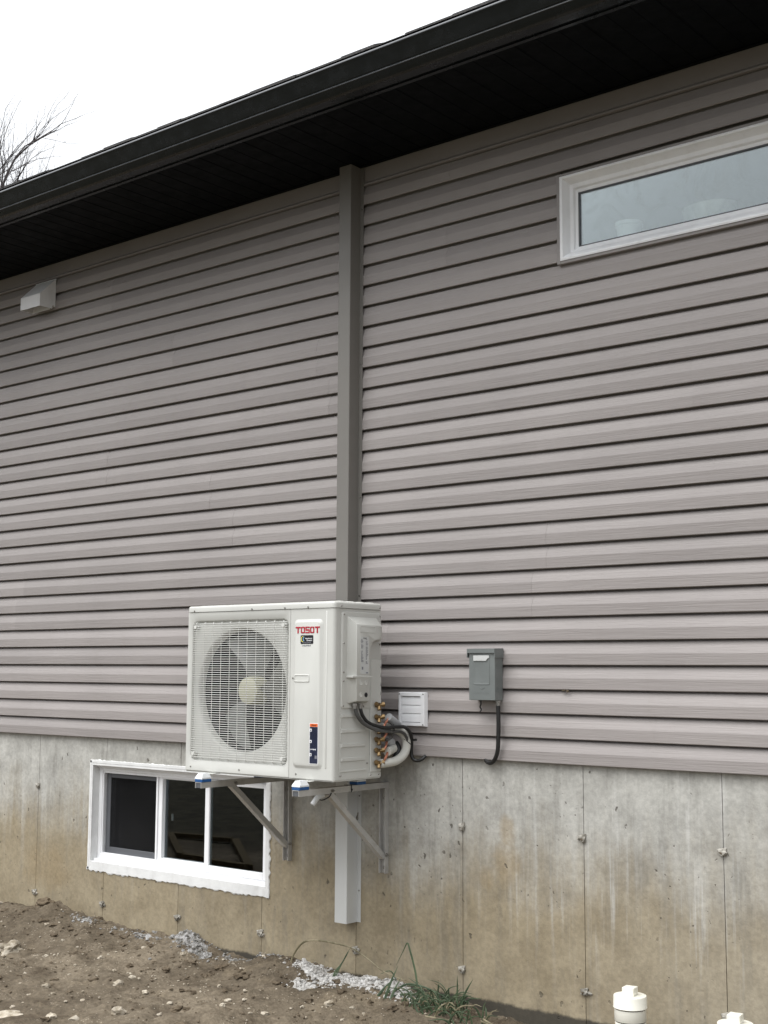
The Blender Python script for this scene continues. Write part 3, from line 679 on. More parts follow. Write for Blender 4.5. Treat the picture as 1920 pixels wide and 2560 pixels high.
# wire grille
bm = bmesh.new(); gy = AY0-0.006; n = 61
for i in range(n):
    z = GZ0+0.016+(GZ1-GZ0-0.03)*i/(n-1); yb = AY0+0.012
    tube(bm, [(GX0+0.007, yb, z), (GX0+0.008, gy+0.005, z), (GX0+0.013, gy, z), (GX1-0.013, gy, z), (GX1-0.008, gy+0.005, z), (GX1-0.007, yb, z)], 0.0014, 5, False)
for i in range(11):
    x = GX0+0.028+(GX1-GX0-0.056)*i/10
    tube(bm, [(x, AY0+0.012, GZ0+0.006), (x, gy+0.008, GZ0+0.007), (x, gy+0.0035, GZ0+0.014), (x, gy+0.0035, GZ1-0.014), (x, gy+0.008, GZ1-0.007), (x, AY0+0.012, GZ1-0.006)], 0.0017, 5, False)
gr = part('fan_grille', bm, 'ac_grille', ac, kind='stuff')
for x, z in ((GX0+0.026, GZ0+0.03), (GX1-0.026, GZ0+0.03), (GX0+0.026, GZ1-0.028), (GX1-0.026, GZ1-0.028)):
    bm = bmesh.new(); cyl(bm, (x, AY0+0.015, z), (0, -1, 0), 0.009, 0.024, 10); o = part('grille_clip', bm, 'ac_grille', gr)
    bm = bmesh.new(); cyl(bm, (x, AY0-0.0092, z-0.001), (0, -1, 0), 0.004, 0.002, 8)
# service panel: front face, rounded corner and a return along the side
bm = bmesh.new(); pl = [(SPX+0.001, AY0+0.02), (SPX+0.001, AY0)]
rc = 0.016
for i in range(7):
    a = R_(-90+90*i/6); pl.append((AX1-rc+rc*math.cos(a), AY0+rc+rc*math.sin(a)))
pl += [(AX1, AY0+0.032), (AX1-0.003, AY0+0.0335), (AX1-0.02, AY0+0.0335)]
prism(bm, pl, 'z', AZ0+0.002, LIDZ-0.001); sp = part('service_panel', bm, 'ac', ac, smooth=True)
EX0, EX1, EZ0, EZ1 = -0.529, -0.357, -0.040, 0.601
bm = bmesh.new(); loft(bm, [[(x, y, z) for x, z in rrect(EX0+k, EX1-k, EZ0+k, EZ1-k, 0.022-k*0.5, 6)] for k, y in ((0, AY0-0.0002), (0.003, AY0-0.0012), (0.011, AY0-0.0075), (0.014, AY0-0.0085))], False, True)
emb = part('raised_panel', bm, 'ac', ac, smooth=True)
EY = AY0-0.0085
for z0, z1, x in ((-0.03, 0.63, -0.338), (-0.03, 0.63, -0.315)):
    bm = bmesh.new(); loft(bm, [[(x+a*math.cos(t), AY0-y, (z0+z1)/2+((z1-z0)/2)*(1 if math.sin(t) > 0 else -1)+a*math.sin(t)) for t in [2*math.pi*(i+.5)/12 for i in range(12)]] for a, y in ((0.0055, 0.0002), (0.003, 0.0018))], False, True)
    if x < -0.32: part('bead', bm, 'ac', ac, smooth=True)
    else: bm.free()
# finger hold
bm = bmesh.new(); hx0, hx1, hz0, hz1 = -0.516, -0.431, 0.331, 0.359
loft(bm, [[(x, EY-y, z) for x, z in rrect(hx0+k, hx1-k, hz0+k, hz1-k, 0.006, 4)] for k, y in ((-0.003, 0.0003), (-0.001, 0.002), (0.001, 0.002), (0.004, -0.004))], False, True)
part('finger_hold', bm, 'ac', ac, smooth=True)
# lettering: boxy red capitals
bm = bmesh.new(); LX, LZ, LW, LH, ST = -0.5125, 0.5400, 0.0280, 0.0285, 0.0062; y1, y0 = EY-0.0003, EY-0.0014
def stroke(x0, x1, z0, z1): box(bm, x0, x1, y0, y1, z0, z1)
def T(x): stroke(x, x+LW, LZ+LH-ST, LZ+LH); stroke(x+LW/2-ST/2-.0005, x+LW/2+ST/2+.0005, LZ, LZ+LH-ST)
def O(x, tail):
    stroke(x, x+ST, LZ+0.001, LZ+LH-0.001); stroke(x+LW-0.004-ST, x+LW-0.004, LZ+0.001, LZ+LH-0.001); stroke(x+ST, x+LW-0.004-ST, LZ, LZ+ST-0.001); stroke(x+ST, x+LW-0.004-ST, LZ+LH-ST+0.001, LZ+LH)
def S(x):
    w = LW-0.003; stroke(x, x+w, LZ, LZ+ST-0.001); stroke(x, x+w, LZ+LH-ST+0.001, LZ+LH); stroke(x+0.001, x+w-0.001, LZ+LH/2-ST/2, LZ+LH/2+ST/2)
    stroke(x, x+ST, LZ+LH/2+ST/2, LZ+LH-ST+0.001); stroke(x+w-ST, x+w, LZ+ST-0.001, LZ+LH/2-ST/2)
T(LX); O(LX+0.0305, True); S(LX+0.0575); O(LX+0.0855, False); T(LX+0.1135)
part('lettering', bm, 'red', emb)
# installer badge
def plate(x0, x1, z0, z1, r, y, mat, name, parent, th=0.0006):
    bm = bmesh.new(); prism(bm, rrect(x0, x1, z0, z1, r, 4), 'y', y-th, y); return part(name, bm, mat, parent)
bdg = plate(-0.483, -0.4085, 0.4935, 0.5315, 0.004, EY-0.0002, 'ink', 'badge', emb)
def crescent(cx, cz, r, a0, a1, w, mat, y):
    bm = bmesh.new(); o_, i_ = [], []
    for q in range(13):
        a = R_(a0+(a1-a0)*q/12); ww = w*math.sin(math.pi*(q+0.6)/13.2)
        o_.append((cx+r*0.8*math.cos(a), cz+r*math.sin(a))); i_.append((cx+(r-ww)*0.8*math.cos(a), cz+(r-ww)*math.sin(a)))
    prism(bm, o_+i_[::-1], 'y', y-0.0004, y); return bm
yb = EY-0.0009
part('badge_print', crescent(-0.4705, 0.5145, 0.0125, 60, 300, 0.005, 'y', yb), 'print_yellow', emb)
part('badge_print', crescent(-0.4615, 0.5150, 0.0095, 70, 290, 0.005, 'y', yb), 'print_cyan', emb)
def txt(body, x, y, z, w, h, mat, name, parent, face='front', shear=0):
    me = text_mesh(body, 1.0, mat); xsv = [v.co.x for v in me.vertices]; ysv = [v.co.y for v in me.vertices]
    if not xsv: return
    sx_, sz_ = w/(max(xsv)-min(xsv)), h/(max(ysv)-min(ysv)); mx_, my_ = min(xsv), min(ysv)
    root = parent
    while root.parent: root = root.parent
    for v in me.vertices:
        a, c = (v.co.x-mx_)*sx_, (v.co.y-my_)*sz_; a += shear*c
        q = Vector((x+a, y-(v.co.z > 0)*0.0004, z+c)) if face == 'front' else Vector((x+(v.co.z > 0)*0.0004, y+a, z+c))
        v.co = q-Vector(root.location)
    return link(name, me, parent)
def marks(n, x, y, z, w, h, mat, name, parent, seed, slant=0.0):
    # print too small to read in the photograph: a row of short uneven strokes, no letters
    rq = random.Random(seed); bm = bmesh.new(); st = w/n
    for i in range(n):
        a = x+i*st; k = rq.uniform(0.55, 1.0); c0 = rq.uniform(0, 1-k)*h
        prism(bm, [(a+slant*c0, z+c0), (a+st*rq.uniform(0.45, 0.8)+slant*c0, z+c0), (a+st*rq.uniform(0.45, 0.8)+slant*(c0+k*h), z+c0+k*h), (a+slant*(c0+k*h), z+c0+k*h)], 'y', y-0.0004, y)
    return part(name, bm, mat, parent)
marks(9, -0.456, yb, 0.5135, 0.042, 0.0065, 'print_white', 'badge_print', emb, 1, 0.25)
marks(7, -0.447, yb, 0.5055, 0.033, 0.0055, 'print_white', 'badge_print', emb, 2, 0.25)
marks(12, -0.472, yb, 0.4965, 0.052, 0.005, 'print_grey', 'badge_print', emb, 3)
marks(9, -0.474, EY-0.0004, 0.4835, 0.052, 0.006, 'print_grey', 'badge_print', emb, 4)
# warning label
wl = plate(-0.4245, -0.3735, -0.0185, 0.1545, 0.002, EY-0.0002, 'print_white', 'warning_label', emb)
plate(-0.4215, -0.3765, -0.0160, 0.1385, 0.001, EY-0.0009, 'navy', 'warning_label_field', emb)
plate(-0.4215, -0.3765, 0.1395, 0.1522, 0.001, EY-0.0009, 'orange', 'warning_label_header', emb)
marks(7, -0.413, EY-0.0016, 0.1435, 0.029, 0.005, 'ink', 'warning_label_print', emb, 5)
rs = random.Random(9); bm = bmesh.new(); z = 0.132
while z > 0.004:
    if not (0.033 < z < 0.049): 
        x = -0.4065 if z > 0.118 or 0.07 < z < 0.085 or z < 0.028 else -0.419
        e = -0.3785-rs.uniform(0, 0.012); xx = x
        while xx < e: w = rs.uniform(0.002, 0.006); box(bm, xx, min(xx+w, e), EY-0.0015, EY-0.00095, z, z+0.0016); xx += w+0.0012
    z -= 0.0042
part('warning_label_print', bm, 'print_grey', emb)
marks(6, -0.4165, EY-0.0015, 0.040, 0.033, 0.006, 'print_white', 'warning_label_print', emb, 6)
for z in (0.124, 0.076, 0.020):
    plate(-0.4215, -0.4105, z-0.006, z+0.007, 0.003, EY-0.0011, 'print_white', 'warning_label_icon', emb)
    plate(-0.4185, -0.4145, z-0.003, z+0.003, 0.0015, EY-0.0018, 'ink', 'warning_label_icon', emb)
plate(-0.392, -0.379, 0.004, 0.018, 0.001, EY-0.0012, 'print_grey', 'warning_label_print', emb)
# side panel, back, base pan, lid
bm = bmesh.new(); box(bm, AX1-0.02, AX1-0.0015, AY0+0.034, AY1, AZ0+0.002, LIDZ-0.001, 0.0008)
sp2 = part('side_panel', bm, 'ac', ac)
bm = bmesh.new(); box(bm, AX0+0.001, AX0+0.004, AY0+0.031, AY1, AZ0+0.002, LIDZ-0.001); box(bm, AX0+0.005, AX1-0.021, AY1-0.004, AY1-0.001, AZ0+0.002, LIDZ-0.001); part('back_panel', bm, 'cavity', ac)
part('base_pan', B(AX0+0.004, AX1-0.004, AY0+0.005, AY1-0.001, AZ0-0.004, AZ0+0.0015), 'ac', ac)
for x in (-1.040, -0.436):
    bm = B(x-0.03, x+0.03, AY0-0.022, AY0+0.03, AZ0-0.0075, AZ0-0.0042, 0.001); box(bm, x-0.03, x+0.03, AY1-0.03, AY1+0.02, AZ0-0.0075, AZ0-0.0042, 0.001); part('foot', bm, 'ac', ac)
bm = bmesh.new(); e = 0.004
def lidloop(k, z):
    r = 0.02-min(k, 0.012); return [(x, y, z) for x, y in rrect(AX0-e+k, AX1+e-k, AY0-e+k, AY1+e-k, r, 5)]
loft(bm, [lidloop(0.006, LIDZ), lidloop(0.0005, LIDZ+0.0005), lidloop(0, LIDZ+0.018), lidloop(0.001, LIDZ+0.022), lidloop(0.004, LIDZ+0.026), lidloop(0.009, AZ1)], True, True)
lid = part('lid', bm, 'ac', ac, smooth=True)
for i in range(4):
    y = AY0+0.06+i*0.065
    bm = bmesh.new(); loft(bm, [[(x, yy, z) for x, yy in rrect(AX0+0.03+k, AX1-0.004-k, y-0.022+k, y+0.022-k, 0.012, 4)] for k, z in ((0, AZ1-0.0004), (0.004, AZ1+0.003), (0.008, AZ1+0.004))], False, True); part('lid_rib', bm, 'ac', lid, smooth=True)
# electrical cover on the side
SX = AX1-0.0015
bm = bmesh.new(); loft(bm, [[(x, y, z) for y, z in rrect(-0.4545+k, -0.1905-k, 0.216+k, 0.634-k, 0.014, 5)] for k, x in ((0, SX+0.0002), (0.0005, SX+0.002), (0.0025, SX+0.004))], False, True)
ecov = part('electrical_cover', bm, 'ac', ac, smooth=True)
FXo = SX+0.040
def arc(cy, cz, r, a0, a1, n=6): return [(cy+r*math.cos(R_(a0+(a1-a0)*i/n)), cz+r*math.sin(R_(a0+(a1-a0)*i/n))) for i in range(n+1)]
inner = [(-0.397, 0.579), (-0.232, 0.577), (-0.226, 0.571), (-0.226, 0.524), (-0.232, 0.518)] + arc(-0.252, 0.460, 0.056, 90, 180) + [(-0.308, 0.36), (-0.308, 0.255), (-0.313, 0.249), (-0.392, 0.249), (-0.397, 0.254)]
outer = [(-0.419, 0.612), (-0.226, 0.611), (-0.212, 0.596), (-0.203, 0.515), (-0.208, 0.507)] + arc(-0.232, 0.452, 0.054, 90, 180) + [(-0.286, 0.36), (-0.286, 0.246), (-0.292, 0.238), (-0.412, 0.238), (-0.419, 0.245)]
def mixp(k): return [(a[0]+(c[0]-a[0])*k, a[1]+(c[1]-a[1])*k) for a, c in zip(outer, inner)]
bm = bmesh.new(); loft(bm, [[(x, y, z) for y, z in mixp(k)] for k, x in ((0, SX+0.0035), (0.02, SX+0.006), (0.93, FXo-0.003), (0.98, FXo-0.0008), (1.04, FXo))], False, True)
ec2 = part('terminal_box', bm, 'ac', ac, smooth=True)
bm = bmesh.new(); loft(bm, [[(x, y, z) for y, z in rrect(-0.372+k, -0.276-k+0.0, 0.545+k, 0.571-k, 0.004, 3)] for k, x in ((-0.003, FXo+0.0003), (-0.001, FXo+0.001), (0.001, FXo+0.0012), (0.005, FXo-0.007))], False, True); part('finger_hold', bm, 'ac', ec2, smooth=True)
part('cover_joint', B(SX+0.0045, FXo+0.0025, -0.425, -0.2865, 0.349, 0.357, 0.001), 'ac', ec2)
bm = bmesh.new(); prism(bm, rrect(-0.372, -0.318, 0.3655, 0.525, 0.002, 3), 'x', FXo+0.0002, FXo+0.0009); stk = part('rating_label', bm, 'sticker_and_glint', ec2)
bm = bmesh.new(); rs = random.Random(4); z = 0.512
while z > 0.405:
    for y in (-0.369, -0.338):
        if rs.random() < 0.85: box(bm, FXo+0.001, FXo+0.0014, y, y+rs.uniform(0.006, 0.016), z, z+0.0022)
    z -= 0.0045
box(bm, FXo+0.001, FXo+0.0014, -0.364, -0.355, 0.384, 0.396); box(bm, FXo+0.001, FXo+0.0014, -0.336, -0.322, 0.3675, 0.3725); part('rating_print', bm, 'print_grey', ec2)
txt('TOSOT', FXo+0.0011, -0.356, 0.516, 0.024, 0.006, 'ink', 'rating_print', ec2, 'side')
for y, z, mt in ((-0.368, 0.326, 'ac'), (-0.334, 0.326, 'ac'), (-0.368, 0.275, 'ac'), (-0.334, 0.275, 'ink')):
    bm = bmesh.new(); loft(bm, [[(x, y+r*math.cos(a), z+r*math.sin(a)) for a in [2*math.pi*i/16 for i in range(16)]] for r, x in ((0.0105, FXo+0.0002), (0.010, FXo+0.0014), (0.0078, FXo+0.0016), (0.007, FXo+0.0006))], False, True); part('knockout', bm, mt, ec2)
for y in (-0.388, -0.352):
    bm = bmesh.new(); cyl(bm, (SX+0.022, y, 0.2385), (0, 0, -1), 0.012, 0.01, 8); cyl(bm, (SX+0.022, y, 0.2285), (0, 0, -1), 0.009, 0.012, 10); part('cable_gland', bm, 'screw', ec2)
# ribs of the lower side panel
for z in (0.192, 0.127, 0.066, 0.006):
    bm = bmesh.new(); loft(bm, [[(x, y, zz) for y, zz in ((-0.452+k, z-0.013+k*0.3), (-0.292-k, z-0.013+k*0.3), (-0.292-k, z+0.002-k*0.15), (-0.452+k, z+0.002-k*0.15))] for k, x in ((0, SX+0.0002), (0.003, SX+0.004), (0.004, SX+0.0045))], False, True); part('rib', bm, 'ac', sp2)
bm = B(SX-0.0002, SX+0.0025, -0.4535, -0.286, -0.052, -0.044, 0.0008); box(bm, SX-0.0002, SX+0.0025, -0.4575, -0.4535, -0.052, 0.2); part('rib', bm, 'ac', sp2)
# valve plate and valves
vp = part('valve_plate', B(SX+0.0003, SX+0.006, -0.262, -0.187, -0.062, 0.43, 0.003), 'ac', ac)
bm = bmesh.new()
for z in (-0.079,): box(bm, SX+0.0003, SX+0.003, -0.272, -0.186, -0.0835, -0.0625)
part('plate_tab', bm, 'ac', vp)
for k, z in enumerate((0.2245, 0.1706, 0.122, 0.073, 0.026, -0.027)):
    bm = bmesh.new(); x0 = SX+0.0062; y = -0.222
    cyl(bm, (x0, y, z+0.004), (1, 0, 0), 0.011, 0.018, 10); bmv = Vector((x0+0.016, y, z+0.002))
    tube(bm, [bmv+Vector((0, -0.018, 0.007)), bmv+Vector((0, 0.004, -0.002))], [0.0075, 0.009], 8)      # stem cap
    cyl(bm, bmv+Vector((0.003, -0.004, -0.004)), (0.3, -0.35, -1), 0.0088, 0.016, 6)                    # lower nut
    cyl(bm, bmv+Vector((0.004, 0.002, 0.002)), (0.6, 0.75, 0.2), 0.0075, 0.009, 10); cyl(bm, bmv+Vector((0.0075, 0.0085, 0.004)), (0.6, 0.75, 0.2), 0.0112, 0.013, 6)   # flare nut
    cyl(bm, bmv+Vector((0, -0.016, 0.007)), (0, -1, 0.35), 0.0095, 0.007, 6)
    part('valve', bm, 'brass', vp, smooth=False)
# screws
sc = [(x, AY0-0.0045, 0.6535) for x in (-1.172, -0.79, -0.585, -0.445)] + [(x, AY0-0.0003, -0.066) for x in (-1.18, -0.86)] + [(-0.51, AY0-0.0003, -0.066), (-0.5465+0.012, AY0-0.0005, 0.345)]
for p_ in sc: bm = bmesh.new(); cyl(bm, p_, (0, -1, 0), 0.0048, 0.0028, 8, 0.003); part('screw', bm, 'screw', ac)
for (y, z) in ((-0.46, 0.6575), (-0.2, 0.6575)): bm = bmesh.new(); cyl(bm, (AX1+0.004, y, z), (1, 0, 0), 0.0048, 0.0028, 8, 0.003); part('screw', bm, 'screw', ac)
for (y, z) in ((-0.440, 0.622), (-0.2, 0.620), (-0.441, 0.497), (-0.441, 0.372), (-0.441, 0.335), (-0.443, 0.228), (-0.2, 0.495), (-0.308, 0.225), (-0.455, -0.066), (-0.279, -0.02), (-0.255, -0.072), (-0.2, -0.072)):
    bm = bmesh.new(); cyl(bm, (SX+0.0042 if z > 0.2 else SX+0.003, y, z), (1, 0, 0), 0.0048, 0.0028, 8, 0.003); part('screw', bm, 'screw', ac)
for z in (0.4, 0.36, 0.32, 0.28): bm = bmesh.new(); tube(bm, [(SX+0.007, -0.196, z-0.008), (SX+0.008, -0.192, z+0.008)], 0.0022, 6); part('slot', bm, 'screw', vp)

# ------------------------------------------------------------------ refrigerant pipes and cables
pp = thing('insulated_pipes', 'loop of white foam-wrapped refrigerant pipes at the valve end of the outdoor unit', 'pipes', (-0.26, -0.1, -0.05))
bm = bmesh.new(); tube(bm, spline([(-0.275, -0.215, -0.026), (-0.262, -0.165, -0.022), (-0.256, -0.115, -0.014), (-0.252, -0.070, 0.014), (-0.254, -0.052, 0.06), (-0.262, -0.068, 0.100), (-0.28, -0.105, 0.121), (-0.32, -0.14, 0.128), (-0.42, -0.12, 0.13)], 8), 0.0195, 14)
part('foam_sleeve', bm, 'foam', pp, smooth=True)
bm = bmesh.new(); tube(bm, [(-0.262, -0.172, 0.176), (-0.262, -0.105, 0.139), (-0.30, -0.06, 0.115)], 0.0185, 14); part('foam_sleeve', bm, 'foam_grey', pp, smooth=True)
bm = bmesh.new(); tube(bm, [(-0.257, -0.186, 0.024), (-0.275, -0.12, 0.036), (-0.33, -0.06, 0.045)], 0.0185, 16); part('foam_sleeve', bm, 'foam', pp, smooth=True)
bm = bmesh.new(); tube(bm, [(-0.275, -0.176, 0.074), (-0.285, -0.125, 0.062), (-0.33, -0.07, 0.05)], 0.0205, 14); part('foam_sleeve', bm, 'foam_grey', pp, smooth=True)
bm = bmesh.new(); tube(bm, [(-0.275, -0.16, 0.130), (-0.275, -0.105, 0.128), (-0.32, -0.06, 0.12)], 0.016, 12); part('foam_sleeve', bm, 'foam', pp, smooth=True)
bm = bmesh.new(); tube(bm, spline([(-0.285, -0.10, -0.006), (-0.28, -0.075, 0.03), (-0.3, -0.07, 0.06)], 5), 0.012, 10); part('foam_sleeve', bm, 'black', pp, smooth=True)
for pts in ([(-0.262, -0.207, -0.02), (-0.252, -0.2, 0.003), (-0.257, -0.18, 0.024)], [(-0.262, -0.207, 0.12), (-0.262, -0.195, 0.145), (-0.262, -0.165, 0.174)], [(-0.262, -0.207, 0.08), (-0.258, -0.195, 0.098), (-0.268, -0.15, 0.128)],
            [(-0.262, -0.207, 0.03), (-0.256, -0.195, 0.05), (-0.272, -0.17, 0.073)]):
    bm = bmesh.new(); tube(bm, spline(pts, 5), 0.0055, 8); part('copper_pipe', bm, 'copper', pp, smooth=True)
for pts, r, m in (([(-0.2535, -0.0745, 0.079), (-0.232, -0.052, 0.055), (-0.258, -0.03, 0.05)], 0.0022, 'black'), ([(-0.262, -0.16, 0.150), (-0.246, -0.154, 0.13), (-0.26, -0.15, 0.112)], 0.002, 'black')):
    bm = bmesh.new(); tube(bm, spline(pts, 5), r, 6); part('cable_tie', bm, m, pp)
cb = thing('power_cable', 'black and grey power cables looping from the outdoor unit round the pipes', 'cable', (-0.26, -0.2, 0.0))
bm = bmesh.new(); tube(bm, spline([(SX+0.022, -0.352, 0.222), (SX+0.028, -0.340, 0.185), (-0.258, -0.305, 0.152), (-0.236, -0.235, 0.133), (-0.228, -0.16, 0.134), (-0.226, -0.10, 0.130), (-0.229, -0.058, 0.104), (-0.238, -0.036, 0.068), (-0.246, -0.028, 0.02), (-0.240, -0.026, -0.008), (-0.222, -0.02, -0.020), (-0.200, -0.01, -0.013), (-0.188, 0.008, 0.006)], 8), 0.0078, 10); part('black_cable', bm, 'black', cb, smooth=True)
bm = bmesh.new(); tube(bm, spline([(SX+0.022, -0.388, 0.222), (SX+0.026, -0.375, 0.185), (-0.262, -0.335, 0.148), (-0.244, -0.265, 0.120), (-0.236, -0.185, 0.114), (-0.236, -0.115, 0.110), (-0.240, -0.072, 0.088), (-0.25, -0.05, 0.05)], 8), 0.007, 10); part('grey_cable', bm, 'cable', cb, smooth=True)
bm = bmesh.new(); tube(bm, spline([(SX+0.022, -0.384, 0.222), (SX+0.03, -0.365, 0.178), (-0.256, -0.32, 0.144), (-0.240, -0.25, 0.122), (-0.243, -0.185, 0.120), (-0.252, -0.16, 0.09), (-0.262, -0.19, 0.075)], 8), 0.0062, 10); part('grey_cable', bm, 'cable', cb, smooth=True)
bm = bmesh.new(); tube(bm, [(-0.243, -0.185, 0.108), (-0.222, -0.178, 0.12), (-0.232, -0.172, 0.144)], 0.003, 6); box(bm, -0.226, -0.212, -0.044, -0.03, 0.068, 0.078); part('cable_tie', bm, 'black', cb)
tb = solo('drain_tube', tube(bmesh.new(), [(-0.455, -0.38, -0.157), (-0.47, -0.405, -0.172), (-0.48, -0.425, -0.2)], [0.0125, 0.0125, 0.0115], 12), 'pad', (-0.465, -0.4, -0.18), 'short clear plastic tube tied under the bracket arm by the pipe cover', 'tube', smooth=True)
for nm, lab, x, y in (('cable_tie', 'black cable tie round the middle of the right bracket arm', -0.436, -0.24), ('cable_tie', 'black cable tie holding the plastic tube under the right bracket arm', -0.436, -0.385)):
    bm = bmesh.new()
    if y > -0.3:
        for a in ((x-0.0212, x-0.0202), (x+0.0202, x+0.0212)): box(bm, a[0], a[1], y-0.003, y+0.003, -0.1555, -0.1245)
        box(bm, x-0.0202, x+0.0202, y-0.003, y+0.003, -0.1255, -0.1245); box(bm, x-0.0202, x+0.0202, y-0.003, y+0.003, -0.1555, -0.1545); box(bm, x+0.0213, x+0.025, y-0.004, y+0.004, -0.148, -0.140)
    else:
        tube(bm, spline([(x+0.022, y+0.01, -0.15), (x+0.02, y-0.004, -0.166), (x-0.012, y-0.016, -0.181), (x-0.044, y-0.006, -0.168), (x-0.046, y+0.004, -0.15)], 5), 0.0028, 6)
    solo(nm, bm, 'black', (x, y, -0.15), lab, 'cable tie')

# ------------------------------------------------------------------ disconnect box with its cable
db = thing('disconnect_box', 'grey-green metal switch box mounted on the siding right of the louvred vent', 'electrical box', (0.165, 0, 0.25))
bx0, bx1, bz0, bz1, byf = 0.0985, 0.2345, 0.255, 0.472, -0.062
part('case', B(bx0+0.002, bx1-0.001, byf+0.005, -0.0012, bz0, bz1-0.001, 0.002), 'box', db)
fc = part('front_cover', B(bx0, bx1, byf, byf+0.0048, bz0+0.001, 0.4585, 0.0012), 'box', db)
bm = bmesh.new(); prism(bm, [(byf-0.007, 0.4575), (byf-0.007, 0.476), (-0.001, 0.478), (-0.001, 0.4725), (byf-0.005, 0.4725), (byf-0.005, 0.4575)], 'x', bx0-0.007, bx1+0.003); box(bm, bx1+0.0005, bx1+0.003, byf-0.0065, -0.001, 0.437, 0.4724); box(bm, bx0-0.0069, bx0-0.0045, byf-0.0065, -0.001, 0.437, 0.4724); part('rain_hood', bm, 'box', db)
bm = bmesh.new(); loft(bm, [[(x, y, z) for x, z in rrect(0.122+k, 0.208-k, 0.322+k, 0.446-k, 0.008, 4)] for k, y in ((0, byf-0.0003), (0.001, byf-0.0018), (0.0045, byf+0.0028-0.0035), (0.006, byf-0.0004))], False, True); part('cover_recess', bm, 'box', fc, smooth=True)
bm = bmesh.new(); loft(bm, [[(x, y, z) for x, z in ((0.124, 0.424), (0.19, 0.424), (0.196, 0.432), (0.206, 0.437), (0.206, 0.447), (0.124, 0.447))] for y in (byf-0.002, byf-0.004)], True, True); part('recess_glint', bm, 'sticker_and_glint', fc)  # bright plate painted in for light reflecting off the sloping recess top
marks(7, 0.122, byf-0.0003, 0.283, 0.083, 0.009, 'box', 'embossed_mark', fc, 7)
bm = bmesh.new()
for sx_ in (-1, 1): tube(bm, [(0.168, byf-0.0005, 0.303), (0.168+sx_*0.012, byf-0.0005, 0.309)], 0.0012, 5)
part('embossed_mark', bm, 'box', fc)
bm = bmesh.new(); tube(bm, [(0.146, byf+0.02, bz0-0.001), (0.146, byf+0.02, bz0-0.004)], 0.007, 8); tube(bm, spline([(0.146, byf+0.02, bz0-0.004), (0.148, byf+0.018, 0.238), (0.142, byf+0.02, 0.226), (0.147, byf+0.022, 0.215), (0.141, byf+0.02, 0.205)], 5), 0.0032, 6); part('lock_chain', bm, 'black', db)
bm = bmesh.new(); cyl(bm, (0.224, -0.025, bz0-0.0003), (0, 0, -1), 0.013, 0.008, 8); cyl(bm, (0.224, -0.025, bz0-0.008), (0, 0, -1), 0.010, 0.014, 10); part('connector', bm, 'screw', db)
bm = bmesh.new(); prism(bm, rrect(bx1-0.0005-0.0, bx1+0.0012, 0.29, 0.312, 0.0003, 1), 'y', -0.04, -0.018); part('knockout', bm, 'box', db)
bm = bmesh.new(); tube(bm, spline([(0.224, -0.025, 0.236), (0.226, -0.025, 0.17), (0.224, -0.024, 0.10), (0.219, -0.022, 0.045), (0.203, -0.018, 0.008), (0.178, -0.012, -0.011), (0.150, -0.002, -0.008), (0.132, 0.012, 0.004)], 7), 0.0092, 12)
solo('black_conduit', bm, 'black', (0.22, -0.02, 0.0), 'black flexible conduit hanging from the switch box to the bottom of the siding', 'conduit', smooth=True)

bm = bmesh.new(); lump(bm, (0.538, -0.001, 0.302), 0.009, 0.004, 0.003, 0.0, 0.5, 2, 2.0); lump(bm, (0.557, -0.001, 0.299), 0.006, 0.004, 0.004, 0.0, 0.5, 2, 3.0)
solo('mud_speck', bm, 'stone_brown', (0.545, -0.003, 0.3), 'small smear of dried mud on a siding lap right of the switch box', 'mud')

# ------------------------------------------------------------------ louvred vent
lv = thing('louvred_vent', 'white louvred vent cover on the siding between the pipes and the switch box', 'vent', (-0.255, 0, 0.13))
vx0, vx1, vz0, vz1 = -0.3265, -0.178, 0.1335, 0.2815
bm = bmesh.new(); fo = [(vx0-0.004, vx1+0.004, vz0-0.003, vz1+0.003, -0.0005), (vx0, vx1, vz0, vz1, -0.0185), (vx0+0.001, vx1-0.001, vz0+0.001, vz1-0.001, -0.0205), (vx0+0.011, vx1-0.022, vz0+0.014, vz1-0.015, -0.0205), (vx0+0.013, vx1-0.024, vz0+0.016, vz1-0.017, -0.006)]
loft(bm, [[(a, y, c), (b2, y, c), (b2, y, d), (a, y, d)] for a, b2, c, d, y in fo]); part('frame', bm, 'white_vinyl', lv)
part('duct', B(vx0+0.008, vx1-0.02, -0.0035, -0.0008, vz0+0.01, vz1-0.01), 'cavity', lv)
lzs = (vz1-0.018-vz0-0.017)/3
for i in range(3):
    z0 = vz0+0.017+i*lzs; bm = bmesh.new(); pr = [(-0.0150, z0+0.0002), (-0.0162, z0+0.0012), (-0.0160, z0+lzs*0.5), (-0.0148, z0+lzs*0.85), (-0.0132, z0+lzs-0.0004), (-0.0118, z0+lzs-0.0004), (-0.0133, z0+lzs*0.83), (-0.015, z0+lzs*0.5)]
    prism(bm, pr, 'x', vx0+0.0135, vx1-0.0245); part('louvre', bm, 'white_vinyl', lv, smooth=True)
for x, z in ((vx0+0.006, vz1-0.006), (vx1-0.007, vz1-0.006), (vx1-0.008, vz0+0.006), (vx0+0.006, vz0+0.006)):
    bm = bmesh.new(); cyl(bm, (x, -0.0206, z), (0, -1, 0), 0.0032, 0.0022, 8); part('screw', bm, 'screw', lv)

